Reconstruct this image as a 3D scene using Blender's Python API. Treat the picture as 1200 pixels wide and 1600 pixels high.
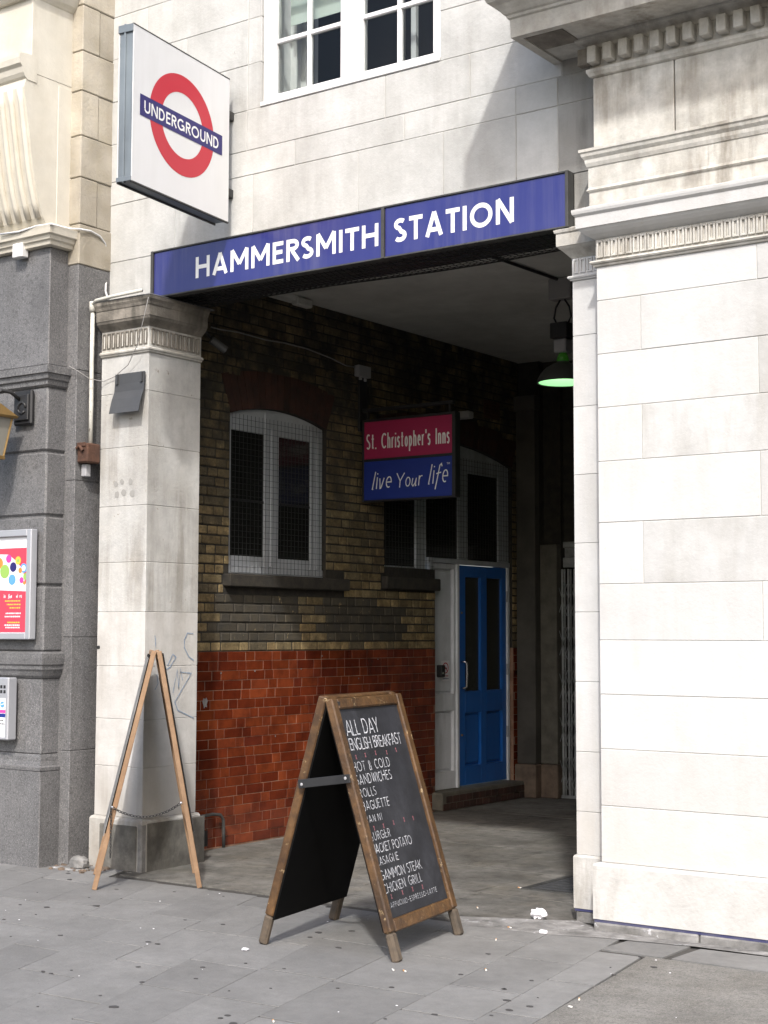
import bpy, math, random
from mathutils import Matrix, Vector
random.seed(11)
S = bpy.context.scene
for o in list(bpy.data.objects): bpy.data.objects.remove(o)

# ------------------------------------------------------------ camera
CAM = Vector((0, 0, 1.64))
yaw, pit, rol = math.radians(35.48), math.radians(4.523), math.radians(0.139)
fw = Vector((-math.sin(yaw)*math.cos(pit), math.cos(yaw)*math.cos(pit), math.sin(pit)))
r0 = Vector((math.cos(yaw), math.sin(yaw), 0)); u0 = r0.cross(fw)
rt = r0*math.cos(rol)+u0*math.sin(rol); up = u0*math.cos(rol)-r0*math.sin(rol)
cd = bpy.data.cameras.new('camera'); cam = bpy.data.objects.new('camera', cd); S.collection.objects.link(cam)
cam.matrix_world = Matrix(((rt.x, up.x, -fw.x, CAM.x), (rt.y, up.y, -fw.y, CAM.y), (rt.z, up.z, -fw.z, CAM.z), (0, 0, 0, 1)))
cd.sensor_fit = 'VERTICAL'; cd.sensor_height = 36; cd.lens = 2381/1600*36; cd.clip_start = .05; cd.clip_end = 600
S.camera = cam
# ------------------------------------------------------------ sky, sun, exposure
SUN = Vector((0.60, -1.0, 1.16)).normalized()
wd = bpy.data.worlds.new('World'); S.world = wd; wd.use_nodes = True
nt = wd.node_tree; nt.nodes.clear()
sk = nt.nodes.new('ShaderNodeTexSky'); sk.sky_type = 'NISHITA'; sk.sun_disc = False
sk.sun_elevation = math.asin(SUN.z); sk.sun_rotation = math.atan2(SUN.x, SUN.y)
sk.air_density = 1.0; sk.dust_density = 3.5; sk.ozone_density = .6
bg = nt.nodes.new('ShaderNodeBackground'); bg.inputs[1].default_value = .15
wo = nt.nodes.new('ShaderNodeOutputWorld'); nt.links.new(sk.outputs[0], bg.inputs[0]); nt.links.new(bg.outputs[0], wo.inputs[0])
sl = bpy.data.lights.new('sun', 'SUN'); sl.energy = 1.9; sl.angle = math.radians(2.2); sl.color = (1, .975, .94)
so = bpy.data.objects.new('sun', sl); S.collection.objects.link(so)
so.rotation_euler = (-SUN).to_track_quat('-Z', 'Y').to_euler(); so.location = (4, -6, 12)
S.view_settings.view_transform = 'Standard'; S.view_settings.look = 'None'
S.view_settings.exposure = 1.05; S.view_settings.gamma = 1; S.view_settings.use_curve_mapping = False
S.render.engine = 'CYCLES'

# ------------------------------------------------------------ materials
def N(t, ty, **k):
    n = t.nodes.new(ty)
    for a, v in k.items(): setattr(n, a, v)
    return n
def mat(name, col, rough=.8, col2=None, ns=3., na=.6, rnd=0., bump=.0, bs=60., streak=0., stc=(.1, .09, .08), ss=(7, 7, .7),
        speck=None, metal=0., coat=0., spec=.5, emis=None, ramp=None, grad=None, spots=None, thr=(.42, .62), mott=0., ms=9.):
    m = bpy.data.materials.new(name); m.use_nodes = True; t = m.node_tree; L = t.links.new
    b = t.nodes['Principled BSDF']; b.inputs['Roughness'].default_value = rough; b.inputs['Metallic'].default_value = metal
    b.inputs['Coat Weight'].default_value = coat; b.inputs['Specular IOR Level'].default_value = spec
    geo = N(t, 'ShaderNodeNewGeometry'); P = geo.outputs['Position']
    def noise(sc, det=5, rgh=.6, vec=None, scale3=None):
        n = N(t, 'ShaderNodeTexNoise'); n.inputs['Scale'].default_value = sc; n.inputs['Detail'].default_value = det; n.inputs['Roughness'].default_value = rgh
        if scale3:
            mp = N(t, 'ShaderNodeMapping'); mp.inputs['Scale'].default_value = scale3; L(P, mp.inputs[0]); L(mp.outputs[0], n.inputs['Vector'])
        else: L(P, n.inputs['Vector'])
        return n.outputs[0]
    def rng(v, a, b_, c=0., d=1.):
        r = N(t, 'ShaderNodeMapRange'); r.inputs[1].default_value = a; r.inputs[2].default_value = b_; r.inputs[3].default_value = c; r.inputs[4].default_value = d
        L(v, r.inputs[0]); return r.outputs[0]
    def mix(f, A, B, mode='MIX'):
        n = N(t, 'ShaderNodeMix', data_type='RGBA', blend_type=mode)
        for s, v in ((n.inputs[0], f), (n.inputs[6], A), (n.inputs[7], B)):
            if isinstance(v, (int, float)): s.default_value = v
            elif isinstance(v, tuple): s.default_value = v+(1,) if len(v) == 3 else v
            else: L(v, s)
        return n.outputs[2]
    oi = N(t, 'ShaderNodeObjectInfo')
    ad = N(t, 'ShaderNodeMath', operation='ADD'); L(oi.outputs['Random'], ad.inputs[0]); L(geo.outputs['Random Per Island'], ad.inputs[1])
    fr = N(t, 'ShaderNodeMath', operation='FRACT'); L(ad.outputs[0], fr.inputs[0]); RND = fr.outputs[0]
    c = col
    if ramp:
        cr = N(t, 'ShaderNodeValToRGB'); L(RND, cr.inputs[0]); e = cr.color_ramp.elements
        while len(e) < len(ramp): e.new(.5)
        for i, rc in enumerate(ramp): e[i].position = i/(len(ramp)-1); e[i].color = rc+(1,)
        c = cr.outputs[0]
    if col2: 
        n1 = noise(ns); c = mix(rng(n1, .36, .66, 0, na), c, col2)
    if speck:
        v = N(t, 'ShaderNodeTexNoise'); v.inputs['Scale'].default_value = speck[1]; v.inputs['Detail'].default_value = 3; L(P, v.inputs['Vector'])
        c = mix(rng(v.outputs[0], .52, .68, 0, 1), c, speck[0])
        v2 = noise(speck[1]*.45, 2); c = mix(rng(v2, .35, .47, .55, 0), c, tuple(x*.35 for x in col))
    if streak:
        s1 = noise(1., 6, .65, scale3=ss); s2 = noise(1.3, 3)
        mu = N(t, 'ShaderNodeMath', operation='MULTIPLY'); L(rng(s1, thr[0], thr[1]), mu.inputs[0]); L(rng(s2, .4, .62, .15, 1), mu.inputs[1])
        ml = N(t, 'ShaderNodeMath', operation='MULTIPLY'); L(mu.outputs[0], ml.inputs[0]); ml.inputs[1].default_value = streak
        c = mix(ml.outputs[0], c, stc)
    if spots:   # (colour, scale, threshold, amount)
        vo = N(t, 'ShaderNodeTexNoise'); vo.inputs['Scale'].default_value = spots[1]; vo.inputs['Detail'].default_value = 8; vo.inputs['Roughness'].default_value = .7; L(P, vo.inputs['Vector'])
        c = mix(rng(vo.outputs[0], spots[2], spots[2]+.05, 0, spots[3]), c, spots[0])
    if mott:
        c = mix(1., c, rng(noise(ms, 9, .72), .3, .7, 1-mott, 1+mott*.8), 'MULTIPLY')
        c = mix(1., c, rng(noise(ms*.17, 4, .6), .32, .68, 1-mott*.7, 1+mott*.5), 'MULTIPLY')
    if grad:    # dirt, or shade painted into the colour, set by height: (z0, z1, colour, amount)
        sx = N(t, 'ShaderNodeSeparateXYZ'); L(P, sx.inputs[0])
        g = rng(sx.outputs[2], grad[0], grad[1], grad[3], 0)
        n4 = noise(5, 5); mg = N(t, 'ShaderNodeMath', operation='MULTIPLY'); L(g, mg.inputs[0]); L(rng(n4, .3, .6, .2, 1.2), mg.inputs[1])
        c = mix(mg.outputs[0], c, grad[2])
    if rnd:
        c = mix(1., c, None or rng(RND, 0, 1, 1-rnd, 1+rnd*.6), 'MULTIPLY')
    if isinstance(c, tuple): b.inputs['Base Color'].default_value = c+(1,)
    else: L(c, b.inputs['Base Color'])
    if bump:
        nb = noise(bs, 6, .65); bp = N(t, 'ShaderNodeBump'); bp.inputs['Strength'].default_value = bump; bp.inputs['Distance'].default_value = .01
        L(nb, bp.inputs['Height']); L(bp.outputs[0], b.inputs['Normal'])
    if emis: b.inputs['Emission Color'].default_value = emis[0]+(1,); b.inputs['Emission Strength'].default_value = emis[1]
    return m
M = dict(
 pale=mat('pale_limestone', (.498, .498, .493), .85, (.455, .452, .443), 2.2, .5, .06, .25, 40, .25, (.36, .33, .28), grad=(.0, 1.1, (.42, .38, .32), .38), spots=((.40, .36, .29), 9, .66, .5), mott=0.05, ms=9),
 greyer=mat('grey_tinged_limestone', (.478, .478, .470), .85, (.40, .397, .385), 2.5, .6, .03, .25, 40, .45, (.30, .285, .25), (6, 6, 1.1), mott=.09, ms=7, thr=(.46, .62)),
 wall=mat('weathered_limestone', (.49, .49, .475), .9, (.405, .405, .388), 2.4, .75, .09, .3, 45, .38, (.26, .25, .225), spots=((.2, .185, .16), 14, .66, .6), mott=0.09, ms=10),
 wallsoot=mat('sooty_wall_stone', (.36, .355, .335), .95, (.20, .195, .18), 4, .8, .06, .4, 40, .8, (.10, .095, .085), (9, 9, .9), mott=.25, ms=8),
 pier=mat('stained_limestone', (.47, .468, .452), .9, (.36, .35, .325), 3, .7, .09, .4, 50, .6, (.19, .17, .14), (8, 8, .9), grad=(.0, .9, (.24, .21, .17), .55), spots=((.17, .15, .12), 12, .64, .8), mott=0.18, ms=12),
 trim=mat('limestone_moulding', (.52, .51, .475), .9, (.43, .405, .355), 4, .8, .05, .3, 50, .8, (.19, .165, .13), (9, 9, 1.1), mott=0.2, ms=14),
 dirty=mat('sooty_limestone', (.25, .225, .19), .95, (.10, .09, .075), 5, .9, .08, .5, 45, .9, (.06, .055, .045), (11, 11, 1.4), thr=(.4, .58)),
 cleaned=mat('cleaned_limestone', (.53, .52, .50), .85, (.45, .435, .41), 3, .7, .05, .3, 45, .4, (.24, .21, .17), (9, 9, .9), mott=.1, ms=10, grad=(.3, .8, (.26, .23, .19), .4)),
 foot=mat('grey_foot_stone', (.24, .235, .23), .9, (.11, .108, .10), 6, .8, .1, .6, 40, spots=((.48, .48, .50), 15, .6, .7), mott=0.3, ms=14),
 footdark=mat('dark_stained_render', (.15, .142, .125), .95, (.07, .066, .058), 5, .85, .08, .6, 35, .5, (.04, .037, .033), (7, 7, 2), mott=.3, ms=12),
 plinthst=mat('plinth_limestone', (.50, .495, .48), .9, (.44, .43, .41), 3, .6, .04, .45, 35, .6, (.24, .22, .18), (7, 7, 1.6), mott=.1, ms=8, thr=(.5, .66), spots=((.20, .18, .15), 16, .70, .6)),
 strip=mat('blue_damp_course', (.03, .032, .10), .7, (.10, .10, .14), 10, .6),
 joint=mat('pale_mortar_joint', (.40, .395, .37), .95, (.30, .29, .26), 20, .6),
 granite=mat('grey_granite', (.135, .133, .135), .55, (.105, .105, .108), 2, .7, .05, .12, 150, .35, (.06, .058, .055), speck=((.25, .247, .243), 130), mott=0.15, ms=9),
 cream=mat('cream_paint', (.57, .54, .465), .6, (.51, .47, .385), 3, .5, .02, .15, 40, .35, (.32, .27, .18), mott=0.07, ms=8),
 quoin=mat('buff_quoin_stone', (.44, .40, .33), .9, (.27, .24, .18), 6, .8, .16, .5, 40, .5, (.15, .12, .085), mott=0.2, ms=12),
 mortar=mat('sooty_mortar', (.022, .020, .017), .95, (.045, .038, .028), 14, .8, bump=.6, bs=70),
 tmortar=mat('pale_tile_joint', (.27, .165, .11), .9, (.10, .05, .03), 5, .9),
 brick=mat('yellow_stock_brick', (.2, .15, .07), .92, (.06, .048, .030), 9, .55, .2, .9, 50, ramp=[(.33, .235, .105), (.19, .14, .065), (.27, .19, .085), (.40, .29, .135), (.22, .165, .08), (.12, .095, .055), (.31, .23, .11), (.15, .12, .065)], spots=((.38, .29, .15), 22, .64, .6), grad=(3.6, 1.9, (.03, .027, .021), .85), mott=.4, ms=45),  # bricks darken with height: gloom of the upper passage painted into their colour
 sooty=mat('soot_painted_brick', (.05, .045, .036), .85, (.09, .073, .045), 9, .6, .25, .6, 60, spots=((.36, .27, .13), 17, .63, .9)),
 tile=mat('glazed_brown_tile', (.2, .04, .015), .2, (.05, .011, .007), 5, .7, .25, .25, 18, coat=.25, ramp=[(.185, .034, .012), (.135, .024, .010), (.21, .046, .015), (.155, .028, .010), (.23, .052, .018), (.10, .019, .010)], spots=((.40, .32, .25), 30, .72, .8)),
 redbrick=mat('rubbed_red_brick', (.055, .021, .014), .9, (.024, .014, .011), 8, .8, .3, .5, 60),
 pave=mat('york_paving_slab', (.166, .165, .161), .85, (.122, .121, .118), 3.2, .6, .13, .5, 45, spots=((.065, .064, .062), 17, .68, .5), streak=.25, stc=(.2, .2, .2), ss=(3, 3, 3), mott=0.13, ms=14),
 pavein=mat('dusty_entrance_slab', (.148, .143, .132), .85, (.078, .075, .067), 2.6, .95, .2, .6, 35, spots=((.035, .032, .028), 7, .58, .6), streak=.5, stc=(.15, .135, .11), ss=(4, 4, 4), mott=0.4, ms=10),
 pjoint=mat('paving_joint', (.050, .047, .043), .95, (.028, .026, .023), 9, .8, bump=.5, bs=60),
 cement=mat('rough_cement', (.25, .245, .24), .95, (.12, .117, .112), 7, .9, .1, .7, 40, spots=((.42, .42, .43), 9, .58, .7), mott=0.35, ms=12),
 conc=mat('grey_concrete_apron', (.168, .163, .152), .92, (.13, .123, .11), 3, .9, .05, .5, 70, spots=((.09, .086, .08), 12, .64, .5), speck=((.225, .218, .20), 160), mott=0.25, ms=20),
 gum=mat('trodden_gum', (.042, .04, .04), .8),
 blue=mat('blue_enamel', (.017, .020, .145), .28, (.028, .032, .155), 3, .5, .03, .04, 20, .5, (.085, .085, .19), (14, 14, .8), coat=.2),
 white=mat('white_print', (.78, .78, .76), .45, (.62, .62, .60), 9, .45),
 signface=mat('white_sign_face', (.66, .66, .66), .3, (.60, .60, .59), 1.5, .5, .0, .0, 20, .3, (.5, .5, .47), coat=.2),
 red=mat('roundel_red', (.46, .020, .038), .4, (.42, .02, .035), 3, .4),
 navy=mat('roundel_blue', (.018, .014, .12), .4),
 grime=mat('grimy_dark_frame', (.05, .05, .048), .6, (.02, .02, .02), 8, .7, .1, .2, 50, .4, (.13, .13, .12)),
 steel=mat('grey_sign_casing', (.17, .20, .22), .45, (.11, .13, .15), 4, .6, .05, .05, 30, .5, (.07, .08, .09)),
 paint=mat('white_gloss_paint', (.72, .72, .72), .4, (.62, .62, .61), 6, .4, .02, .12, 20, .3, (.42, .41, .38), coat=.1),
 gpaint=mat('grey_white_paint', (.42, .44, .47), .5, (.33, .35, .37), 6, .5, .03, .15, 20, .45, (.18, .18, .18)),
 wpaint=mat('dull_white_panel_paint', (.66, .68, .71), .45, (.55, .57, .60), 5, .5, .02, .1, 20, .4, (.28, .28, .27), (6, 6, 1), mott=.08),
 bluepaint=mat('blue_gloss_paint', (.012, .115, .42), .35, (.010, .09, .34), 3, .5, .03, .08, 25, .3, (.01, .05, .17), coat=.3),
 glass=mat('dark_window_glass', (.012, .013, .012), .08, spec=.5),
 doorglass=mat('obscured_door_glass', (.030, .031, .024), .18, (.018, .018, .014), 4, .6, bump=.1, bs=60),
 mesh=mat('galvanised_wire', (.016, .016, .015), .8),
 dark=mat('black_paint', (.012, .012, .013), .5, (.03, .03, .03), 8, .4),
 ceil=mat('dull_ceiling_paint', (.55, .55, .51), .95, (.46, .46, .42), 1.2, .8, .0, .2, 20, .0, mott=0.15, ms=4),
 pink=mat('crimson_print', (.33, .018, .075), .45, (.28, .015, .065), 4, .5), inkblue=mat('deep_blue_print', (.012, .03, .21), .45, (.01, .025, .17), 4, .5),
 slate=mat('blackboard_slate', (.008, .009, .012), .7, (.018, .019, .025), 3.5, .75, .0, .08, 60, .7, (.040, .042, .050), (3, 3, 3), mott=0.35, ms=6),
 slateb=mat('blackboard_back', (.003, .003, .003), .8, (.005, .005, .005), 7, .5, spec=.12, spots=((.2, .13, .06), 26, .75, .8)),
 chalk=mat('white_chalk', (.60, .61, .64), .95, (.16, .17, .20), 45, .8), chalkr=mat('red_chalk', (.30, .10, .12), .9, (.10, .05, .06), 60, .8),
 oak=mat('worn_varnished_wood', (.125, .064, .022), .5, (.045, .021, .008), 9, .8, .22, .4, 50, .7, (.02, .011, .006), (22, 22, 3), spots=((.36, .26, .14), 19, .60, .8), mott=.35, ms=30),
 pine=mat('bare_pine_wood', (.26, .165, .095), .65, (.19, .11, .06), 6, .7, .1, .25, 60, .5, (.22, .115, .05), (30, 30, 1.5), mott=0.15, ms=20),
 leg=mat('grimy_wood_foot', (.10, .075, .052), .85, (.035, .03, .024), 14, .8, .1, .4, 50),
 alu=mat('brushed_metal_frame', (.42, .43, .46), .4, (.35, .36, .38), 5, .4, metal=.4), chrome=mat('bright_metal', (.75, .75, .75), .25, metal=.9),
 rust=mat('rusty_iron', (.10, .045, .025), .85, (.045, .022, .015), 14, .8, .1, .6, 40, spots=((.24, .15, .09), 18, .62, .5)),
 pipe=mat('flaking_white_pipe', (.56, .55, .50), .7, (.45, .44, .38), 8, .6, spots=((.13, .10, .07), 30, .6, .8), bump=.3, bs=40),
 cable=mat('white_cable_sheath', (.62, .62, .62), .6), gcable=mat('grey_cable_sheath', (.25, .24, .23), .7),
 sheet=mat('dark_grey_sheet', (.055, .057, .06), .5, (.04, .041, .044), 6, .6, .0, .05, 30, .3, (.09, .09, .09)),
 fitting=mat('grey_plastic', (.30, .30, .31), .6), paper=mat('white_tissue', (.78, .77, .80), .9, (.66, .66, .70), 30, .5), butt=mat('tan_filter_paper', (.50, .27, .12), .8), buttw=mat('white_paper_tube', (.68, .66, .62), .8),
 poster=mat('poster_red', (.68, .05, .085), .35), pw=mat('poster_white', (.72, .72, .74), .4), yellow=mat('poster_yellow', (.75, .45, .06), .5), green=mat('poster_green', (.25, .42, .09), .5), sky=mat('poster_light_blue', (.10, .30, .60), .5), orange=mat('poster_orange', (.75, .22, .04), .5), magenta=mat('poster_magenta', (.6, .05, .3), .5),
 gate=mat('old_grey_gate_paint', (.34, .35, .35), .5, (.12, .125, .125), 7, .8, .15, .2, 40), brass=mat('tarnished_brass', (.22, .14, .05), .45, (.14, .09, .03), 8, .6, metal=.5), lglass=mat('pale_lantern_glass', (.22, .21, .18), .3),
 marble=mat('stained_base_stone', (.16, .115, .082), .8, (.06, .045, .034), 7, .8, .1, .3, 40, .4, (.07, .05, .04)),
 dstone=mat('dingy_pilaster_stone', (.085, .078, .066), .9, (.045, .041, .035), 3, .8, .1, .3, 40), dstep=mat('worn_step_stone', (.12, .11, .088), .9, (.06, .056, .046), 8, .7, .0, .4, 50),
 graf=mat('blue_marker', (.16, .25, .38), .8, (.36, .39, .42), 60, .8), glue=mat('grey_glue', (.27, .265, .25), .9), inner=mat('dark_room_plaster', (.05, .05, .055), .9), curtain=mat('pale_curtain', (.62, .64, .66), .9, (.50, .52, .55), 5, .5, ss=(40, 40, .3), streak=.6, stc=(.38, .40, .42)), blind=mat('pale_green_blind', (.52, .58, .52), .8),
 shade=mat('enamel_lamp_shade', (.035, .037, .035), .5), inshade=mat('lamp_shade_inside', (.40, .6, .40), .6, emis=((.34, .80, .36), .40)), bulb=mat('green_lamp_glow', (.3, .8, .2), .4, emis=((.20, .85, .12), .9)), gg=mat('green_glass_neck', (.03, .13, .02), .1, emis=((.12, .6, .03), .015)),
 asphalt=mat('asphalt', (.05, .05, .05), .9, (.035, .035, .035), 10, .5, bump=.5, bs=90), leadtop=mat('weathered_lead', (.16, .16, .165), .7, (.1, .1, .1), 5, .6),
)
def clearglass():
    m = bpy.data.materials.new('clear_window_glass'); m.use_nodes = True; t = m.node_tree; t.nodes.clear()
    o = N(t, 'ShaderNodeOutputMaterial'); mx = N(t, 'ShaderNodeMixShader'); tr = N(t, 'ShaderNodeBsdfTransparent'); gl = N(t, 'ShaderNodeBsdfGlossy'); fr = N(t, 'ShaderNodeFresnel')
    tr.inputs[0].default_value = (.88, .90, .90, 1); gl.inputs['Roughness'].default_value = .02; fr.inputs[0].default_value = 1.2
    L = t.links.new; L(fr.outputs[0], mx.inputs[0]); L(tr.outputs[0], mx.inputs[1]); L(gl.outputs[0], mx.inputs[2]); L(mx.outputs[0], o.inputs[0]); return m
M['clear'] = clearglass()

# ------------------------------------------------------------ mesh building
WM = {}
def wm(o): return WM.get(o.name, Matrix.Identity(4)) if o else Matrix.Identity(4)
class MB:
    def __init__(s): s.v = []; s.f = []; s.mi = []; s.m = 0
    def add(s, vs, fs):
        b = len(s.v); s.v += [Vector(v) for v in vs]; s.f += [[b+i for i in f] for f in fs]; s.mi += [s.m]*len(fs); return s
    def cbox(s, x0, x1, y0, y1, z0, z1, c=0., T=None):
        if x0 > x1: x0, x1 = x1, x0
        if y0 > y1: y0, y1 = y1, y0
        if z0 > z1: z0, z1 = z1, z0
        lo = (x0, y0, z0); hi = (x1, y1, z1)
        if c <= 0:
            vs = [(a, b, d) for a in (x0, x1) for b in (y0, y1) for d in (z0, z1)]
            fs = [(0, 1, 3, 2), (4, 6, 7, 5), (0, 4, 5, 1), (2, 3, 7, 6), (0, 2, 6, 4), (1, 5, 7, 3)]
        else:
            c = min(c, (x1-x0)*.45, (y1-y0)*.45, (z1-z0)*.45); vs = []; ix = {}
            for i in (0, 1):
                for j in (0, 1):
                    for k in (0, 1):
                        s3 = (i, j, k)
                        for a in range(3):
                            p = [(hi[q] if s3[q] else lo[q])+(0 if q == a else (-c if s3[q] else c)) for q in range(3)]
                            ix[(i, j, k, a)] = len(vs); vs.append(tuple(p))
            fs = []
            for a in range(3):
                b, d = (a+1) % 3, (a+2) % 3
                for sd in (0, 1):
                    q = []
                    for (m_, n_) in ((0, 0), (1, 0), (1, 1), (0, 1)):
                        t = [0, 0, 0]; t[a] = sd; t[b] = m_; t[d] = n_; q.append(ix[(*t, a)])
                    fs.append(q if sd else q[::-1])
            for a in range(3):      # edges along axis a
                b, d = (a+1) % 3, (a+2) % 3
                for m_ in (0, 1):
                    for n_ in (0, 1):
                        t0 = [0, 0, 0]; t0[b] = m_; t0[d] = n_; t1 = list(t0); t1[a] = 1
                        q = [ix[(*t0, b)], ix[(*t1, b)], ix[(*t1, d)], ix[(*t0, d)]]
                        fs.append(q if (m_ == n_) else q[::-1])
            for i in (0, 1):
                for j in (0, 1):
                    for k in (0, 1):
                        q = [ix[(i, j, k, a)] for a in range(3)]
                        fs.append(q if (i+j+k) % 2 else q[::-1])
        if T: vs = [T @ Vector(v) for v in vs]
        return s.add(vs, fs)
    def beam(s, a, b, w, h, upv=(0, 0, 1), c=.002, jit=0):
        a = Vector(a); b = Vector(b); z = (b-a); L = z.length; z.normalize(); x = Vector(upv).cross(z)
        if x.length < 1e-4: x = Vector((1, 0, 0)).cross(z)
        x.normalize(); y = z.cross(x)
        T = Matrix(((x.x, y.x, z.x, a.x), (x.y, y.y, z.y, a.y), (x.z, y.z, z.z, a.z), (0, 0, 0, 1)))
        return s.cbox(-w/2, w/2, -h/2, h/2, 0, L, c, T)
    def tube(s, pts, r, n=8, closed=False):
        pts = [Vector(p) for p in pts]; k = len(pts); vs = []; fs = []
        up0 = Vector((.13, .31, 1)).normalized()
        for i, p in enumerate(pts):
            d = (pts[(i+1) % k if closed else min(i+1, k-1)]-pts[(i-1) % k if closed else max(i-1, 0)]).normalized()
            a = d.cross(up0)
            if a.length < .05: a = d.cross(Vector((1, 0, 0)))
            a.normalize(); b = a.cross(d); up0 = up0 if abs(d.dot(up0)) < .99 else Vector((1, 0, 0))
            rr = r[i] if isinstance(r, (list, tuple)) else r
            vs += [p+a*rr*math.cos(2*math.pi*j/n)+b*rr*math.sin(2*math.pi*j/n) for j in range(n)]
        for i in range(k if closed else k-1):
            for j in range(n): fs.append((i*n+j, i*n+(j+1) % n, ((i+1) % k)*n+(j+1) % n, ((i+1) % k)*n+j))
        if not closed: fs += [tuple(range(n))[::-1], tuple(range((k-1)*n, k*n))]
        return s.add(vs, fs)
    def lathe(s, prof, c, n=24, axis=None):
        vs = []; fs = []; k = len(prof)
        for (r, z) in prof:
            vs += [Vector((c[0]+r*math.cos(2*math.pi*j/n), c[1]+r*math.sin(2*math.pi*j/n), c[2]+z)) for j in range(n)]
        for i in range(k-1):
            for j in range(n): fs.append((i*n+j, i*n+(j+1) % n, (i+1)*n+(j+1) % n, (i+1)*n+j))
        return s.add(vs, fs)
    def prism(s, poly, ax, a, b):
        """poly in the two other axes (in order), extruded along axis ax from a to b"""
        n = len(poly); mk = lambda p, t: (t, p[0], p[1]) if ax == 0 else ((p[0], t, p[1]) if ax == 1 else (p[0], p[1], t))
        vs = [mk(p, a) for p in poly]+[mk(p, b) for p in poly]
        fs = [tuple(range(n)), tuple(range(n, 2*n))[::-1]]+[(i, (i+1) % n, n+(i+1) % n, n+i) for i in range(n)]
        return s.add(vs, fs)
    def sweep(s, path, prof, inner=-.03):
        """profile (d,z) carried round a plan path; outward = left of travel"""
        pr = list(prof)+[(inner, prof[-1][1]), (inner, prof[0][1])]; k = len(path); rows = []
        nr = []
        for i in range(k-1):
            dx, dy = path[i+1][0]-path[i][0], path[i+1][1]-path[i][1]; l = math.hypot(dx, dy); nr.append((-dy/l, dx/l))
        for i in range(k):
            if i == 0: m = nr[0]
            elif i == k-1: m = nr[-1]
            else:
                a, b = nr[i-1], nr[i]; q = 1+a[0]*b[0]+a[1]*b[1]; m = ((a[0]+b[0])/q, (a[1]+b[1])/q)
            rows.append([(path[i][0]+m[0]*d, path[i][1]+m[1]*d, z) for d, z in pr])
        n = len(pr); vs = [v for r in rows for v in r]; fs = []
        for i in range(k-1):
            for j in range(n): fs.append((i*n+j, i*n+(j+1) % n, (i+1)*n+(j+1) % n, (i+1)*n+j))
        fs += [tuple(range(n)), tuple(range((k-1)*n, k*n))[::-1]]
        return s.add(vs, fs)
    def ell(s, c, rx, ry, rz, n=10, jit=0):
        vs = []; fs = []; k = n//2
        for i in range(k+1):
            a = math.pi*i/k
            for j in range(n):
                b = 2*math.pi*j/n; q = 1+random.uniform(-jit, jit)
                vs.append((c[0]+rx*q*math.sin(a)*math.cos(b), c[1]+ry*q*math.sin(a)*math.sin(b), c[2]+rz*q*math.cos(a)))
        for i in range(k):
            for j in range(n): fs.append((i*n+j, (i+1)*n+j, (i+1)*n+(j+1) % n, i*n+(j+1) % n))
        return s.add(vs, fs)
    def mesh(s, name, mats, smooth=False, inv=None):
        me = bpy.data.meshes.new(name); vs = [inv @ v for v in s.v] if inv else s.v
        me.from_pydata([tuple(v) for v in vs], [], s.f)
        for m in (mats if isinstance(mats, (list, tuple)) else [mats]): me.materials.append(M[m])
        for p, i in zip(me.polygons, s.mi): p.material_index = i; p.use_smooth = smooth
        import bmesh
        bm = bmesh.new(); bm.from_mesh(me); bmesh.ops.recalc_face_normals(bm, faces=bm.faces); bm.to_mesh(me); bm.free()
        return me
    def build(s, name, mats, parent=None, smooth=False, local=False, kind=None):
        """vertices are in world space (or in the parent's space with local=True)"""
        W = wm(parent); c = Vector((0, 0, 0))
        vs = s.v if local else [W.inverted() @ v for v in s.v]
        lo = [min(v[i] for v in vs) for i in range(3)]; hi = [max(v[i] for v in vs) for i in range(3)]
        c = Vector(((lo[0]+hi[0])/2, (lo[1]+hi[1])/2, lo[2])); old = s.v; s.v = [v-c for v in vs]
        me = s.mesh(name, mats, smooth); s.v = old
        o = bpy.data.objects.new(name, me); S.collection.objects.link(o); o.parent = parent; o.location = c
        WM[o.name] = W @ Matrix.Translation(c)
        if kind: o['kind'] = kind
        return o
def tag(o, label=None, cat=None, group=None, kind=None):
    for k, v in (('label', label), ('category', cat), ('group', group), ('kind', kind)):
        if v: o[k] = v
    return o
def thing(name, label, cat, loc=(0, 0, 0), rot=None, group=None):
    o = bpy.data.objects.new(name, None); S.collection.objects.link(o); m = Matrix.Translation(loc) @ (rot if rot else Matrix.Identity(4))
    o.empty_display_size = .2; o.matrix_local = m; WM[o.name] = m; return tag(o, label, cat, group)
def inst(name, me, parent, T, kind=None):
    o = bpy.data.objects.new(name, me); S.collection.objects.link(o); o.parent = parent; o.matrix_local = wm(parent).inverted() @ T; return o
def box(name, m, parent, x0, x1, y0, y1, z0, z1, c=.002, **k): return MB().cbox(x0, x1, y0, y1, z0, z1, c).build(name, m, parent, **k)
def frame3(O, U, V):   # local x=U, y=V, z=normal
    U = Vector(U).normalized(); V = Vector(V).normalized(); Nn = U.cross(V)
    return Matrix(((U.x, V.x, Nn.x, O[0]), (U.y, V.y, Nn.y, O[1]), (U.z, V.z, Nn.z, O[2]), (0, 0, 0, 1)))

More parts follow.
